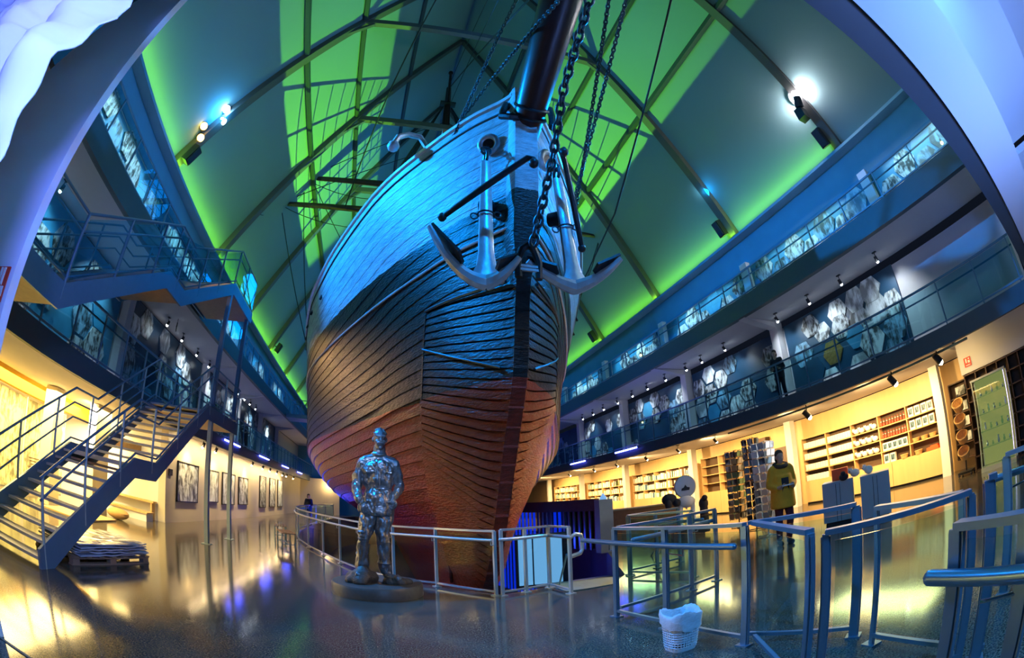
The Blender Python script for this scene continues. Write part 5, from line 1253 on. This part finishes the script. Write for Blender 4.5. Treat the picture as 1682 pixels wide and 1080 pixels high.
# map posters
t = thing('map_poster', 'large greenish map poster lit yellow behind the staircase, at the left edge', 'poster', (-10.9, 8.6, 1.42)); MB().box((0, 0, 0), (.05, 3.4, 2.6)).build('print', 'mapm', t); MB().box((-.03, 0, 0), (.04, 3.5, 2.7)).build('board', 'wallw', t)
t = thing('map_poster', 'second pale map panel with round photo behind the staircase', 'poster', (-11.0, 11.7, 1.42)); MB().box((0, 0, 0), (.05, 2.2, 2.6)).build('print', 'mapm', t); MB().box((-.03, 0, 0), (.04, 2.3, 2.7)).build('board', 'wallw', t)
for k in range(9): MB().box((.03, -.1, -.35 - k*.09), (.008, 1.5 - .12*(k % 3), .025)).build('text_line', 'walnut', t)
t = thing('low_bench', 'long low wooden box bench glowing in the bright corner behind the staircase', 'bench', (-9.0, 13.9, 0)); MB().box((0, 0, .12), (2.8, .5, .24)).build('base', 'paper', t); MB().box((0, 0, .27), (2.9, .6, .05)).build('seat_board', 'oak', t)
t = thing('low_bench', 'narrow wooden ledge above the low bench in the bright corner', 'bench', (-8.9, 14.5, .62)); MB().box((0, 0, 0), (2.4, .3, .06)).build('board', 'oak', t); MB().box((-1.1, .0, -.33), (.06, .25, .58)).build('leg', 'oak', t); MB().box((1.1, 0, -.33), (.06, .25, .58)).build('leg', 'oak', t)
tag(MB().ball((-7.95, 12.3, .17), (.42, .3, .17), 12).build('sack', 'basket', smooth=True), 'brown slumped sack on the floor in the bright corner behind the staircase', 'sack')
tag(MB().box((-8.3, 10.6, .03), (1.6, 2.0, .04), .1).build('cardboard_sheet', 'oak'), 'flat cardboard sheet on the floor beyond the pallet', 'cardboard')
# pallet with wrapped sheets
t = thing('wooden_pallet', 'weathered wooden pallet under plastic-wrapped sheets below the staircase', 'pallet', (-4.85, 6.55, 0), -.22)
for k in range(7): MB().box((0, -.9 + k*.3, .13), (1.2, .12, .022)).build('deck_board', 'pallet', t)
for x in (-.52, 0, .52):
    MB().box((x, 0, .105), (.10, 1.95, .022)).build('stringer_board', 'pallet', t); MB().box((x, 0, .012), (.10, 1.95, .022)).build('bottom_board', 'pallet', t)
    for y in (-.88, 0, .88): MB().box((x, y, .058), (.11, .15, .07)).build('block', 'pallet', t)
t = thing('wrapped_sheets', 'stack of grey-blue sheets in crumpled plastic lying on the pallet', 'sheets', (-4.85, 6.6, .145), -.18)
rnd = random.Random(9)
for k in range(5):
    n_ = 12; vs_ = []; fs = []
    for j in range(n_ + 1):
        for i in range(n_ + 1): vs_.append((-.58 + 1.16*i/n_ + rnd.uniform(-.01, .01), -.92 + 1.84*j/n_, .02 + k*.042 + rnd.uniform(-.008, .012)))
    m_ = (n_ + 1)**2; vs_ += [(x, y, z - .022) for x, y, z in vs_]
    for j in range(n_):
        for i in range(n_): a = j*(n_+1) + i; fs += [(a, a+1, a+n_+2, a+n_+1), (m_+a, m_+a+n_+1, m_+a+n_+2, m_+a+1)]
    for i in range(n_):
        a = i; fs.append((a, a+m_, a+1+m_, a+1)); a = n_*(n_+1) + i; fs.append((a, a+1, a+1+m_, a+m_)); a = i*(n_+1); fs.append((a, a+n_+1, a+n_+1+m_, a+m_)); a = i*(n_+1) + n_; fs.append((a, a+m_, a+n_+1+m_, a+n_+1))
    mb = MB(); R = Matrix.Rotation(rnd.uniform(-.08, .08), 3, 'Z'); mb.add([R @ V(p) for p in vs_], fs); mb.build('sheet', 'sheet', t)
# slatted benches by the pit railing
def slat_bench(label, loc, rz):
    t = thing('slatted_bench', label, 'bench', loc, rz)
    for k in range(5): MB().box((0, -.18 + k*.09, .45), (1.3, .065, .025)).build('slat', 'wood', t)
    for e in (-1, 1):
        MB().tube([(e*.55, -.2, 0), (e*.55, -.2, .43), (e*.55, .2, .43), (e*.55, .2, 0)], .018, 8).build('leg_frame', 'alu', t)
        MB().bar((e*.55, -.2, .12), (e*.55, .2, .12), .02).build('stretcher', 'alu', t)
    MB().bar((-.55, 0, .12), (.55, 0, .12), .02).build('cross_bar', 'alu', t)
    return t
slat_bench('slatted wooden bench with steel legs left of the pit railing, nearer one', (-2.75, 13.9, 0), 1.9)
slat_bench('slatted wooden bench farther along the pit railing, behind the nearer bench', (-3.5, 16.6, 0), 1.8)
# gangway from the left third floor to the ship
t = thing('gangway', 'blue-lit gangway crossing from the left third floor to the hull', 'gangway', (-4.6, 31.5, 6.9))
MB().box((0, 0, 0), (3.4, 1.6, .25)).build('deck', 'steel', t)
for e in (-1, 1):
    MB().bar((-1.6, e*.75, 1.1), (1.6, e*.75, 1.1), .05).build('top_rail', 'steel', t)
    for k in range(8): MB().bar((-1.5 + k*.43, e*.75, .1), (-1.5 + k*.43, e*.75, 1.1), .03).build('post', 'steel', t)
# white crumpled banner cloth high on the left, near the viewer
rnd = random.Random(21); n1, n2 = 46, 60; top_ = []
mbc = MB()
for j in range(n2 + 1):
    for i in range(n1 + 1):
        u, v_ = i/n1, j/n2; z = 1.9 + 3.6*v_; edge_x = -1.98 - .10*math.sin(v_*6) - .16*max(0, v_ - .45)*2 + (.10*math.sin(v_*40) + .12*math.sin(v_*23 + 1) + .07*math.sin(v_*90) if v_ > .5 else 0)*.6
        x = edge_x - 3.0*u
        f_ = .10*math.sin(7*u*3.0 + 3*v_ + 1.5*math.sin(5*v_)) + .05*math.sin(17*u + 11*v_) + .035*math.sin(31*u - 9*v_ + 2*math.sin(9*v_)) + .02*math.sin(60*v_ + 20*u) + .10*abs(math.sin(9*u + 6*v_ + 2*math.sin(7*v_ + 4*u))) + .06*abs(math.sin(16*v_ - 5*u))
        top_.append(V((x, .95 + f_ - .35*u, z)))
W_ = n1 + 1; m_ = len(top_)
fs = [(j*W_+i, j*W_+i+1, (j+1)*W_+i+1, (j+1)*W_+i) for j in range(n2) for i in range(n1)]
mbc.add(top_ + [p + V((0, .012, 0)) for p in top_], fs + [tuple(m_ + k for k in reversed(f)) for f in fs] + [(j*W_, (j+1)*W_, (j+1)*W_ + m_, j*W_ + m_) for j in range(n2)])
tag(mbc.build('banner_cloth', 'cloth', smooth='all'), 'large crumpled white cloth hanging in the top left corner near the viewer', 'cloth')

# small amber exhibit lamps in the galleries
for lab, (x, y, z), r_ in (('amber exhibit lamp at the near end of the right third-floor gallery', (11.6, .95, 7.85), .05), ('amber exhibit lamp on the right third-floor gallery next to the hull', (11.6, 17.1, 7.9), .06),
        ('small amber lamp in front of the second right mural', (12.6, 19.1, 5.1), .04), ('amber exhibit lamp behind the upper staircase, far left', (-7.9, 6.6, 4.6), .05), ('white exhibit lamp behind the middle of the upper staircase', (-7.9, 8.6, 5.0), .05), ('amber exhibit lamp on the left third floor between the staircase columns', (-7.13, 17.8, 7.6), .06)):
    t = thing('exhibit_lamp', lab, 'lamp', (x, y, z)); MB().ball((0, 0, 0), r_, 10).build('bulb', 'bulbc' if 'white' in lab else 'bulbo', t, smooth=True); MB().cyl((0, 0, r_*.8), (0, 0, r_*2.6), r_*.5, n=8).build('socket', 'black', t)
    wx = (11.9 if z > 7 else 12.9) if x > 0 else (-8.22 if z < 7 else -7.12); MB().bar((0, 0, r_*2), (wx - x + (.03 if x > 0 else -.03), 0, r_*2 + .01), .02).build('wall_arm', 'black', t)
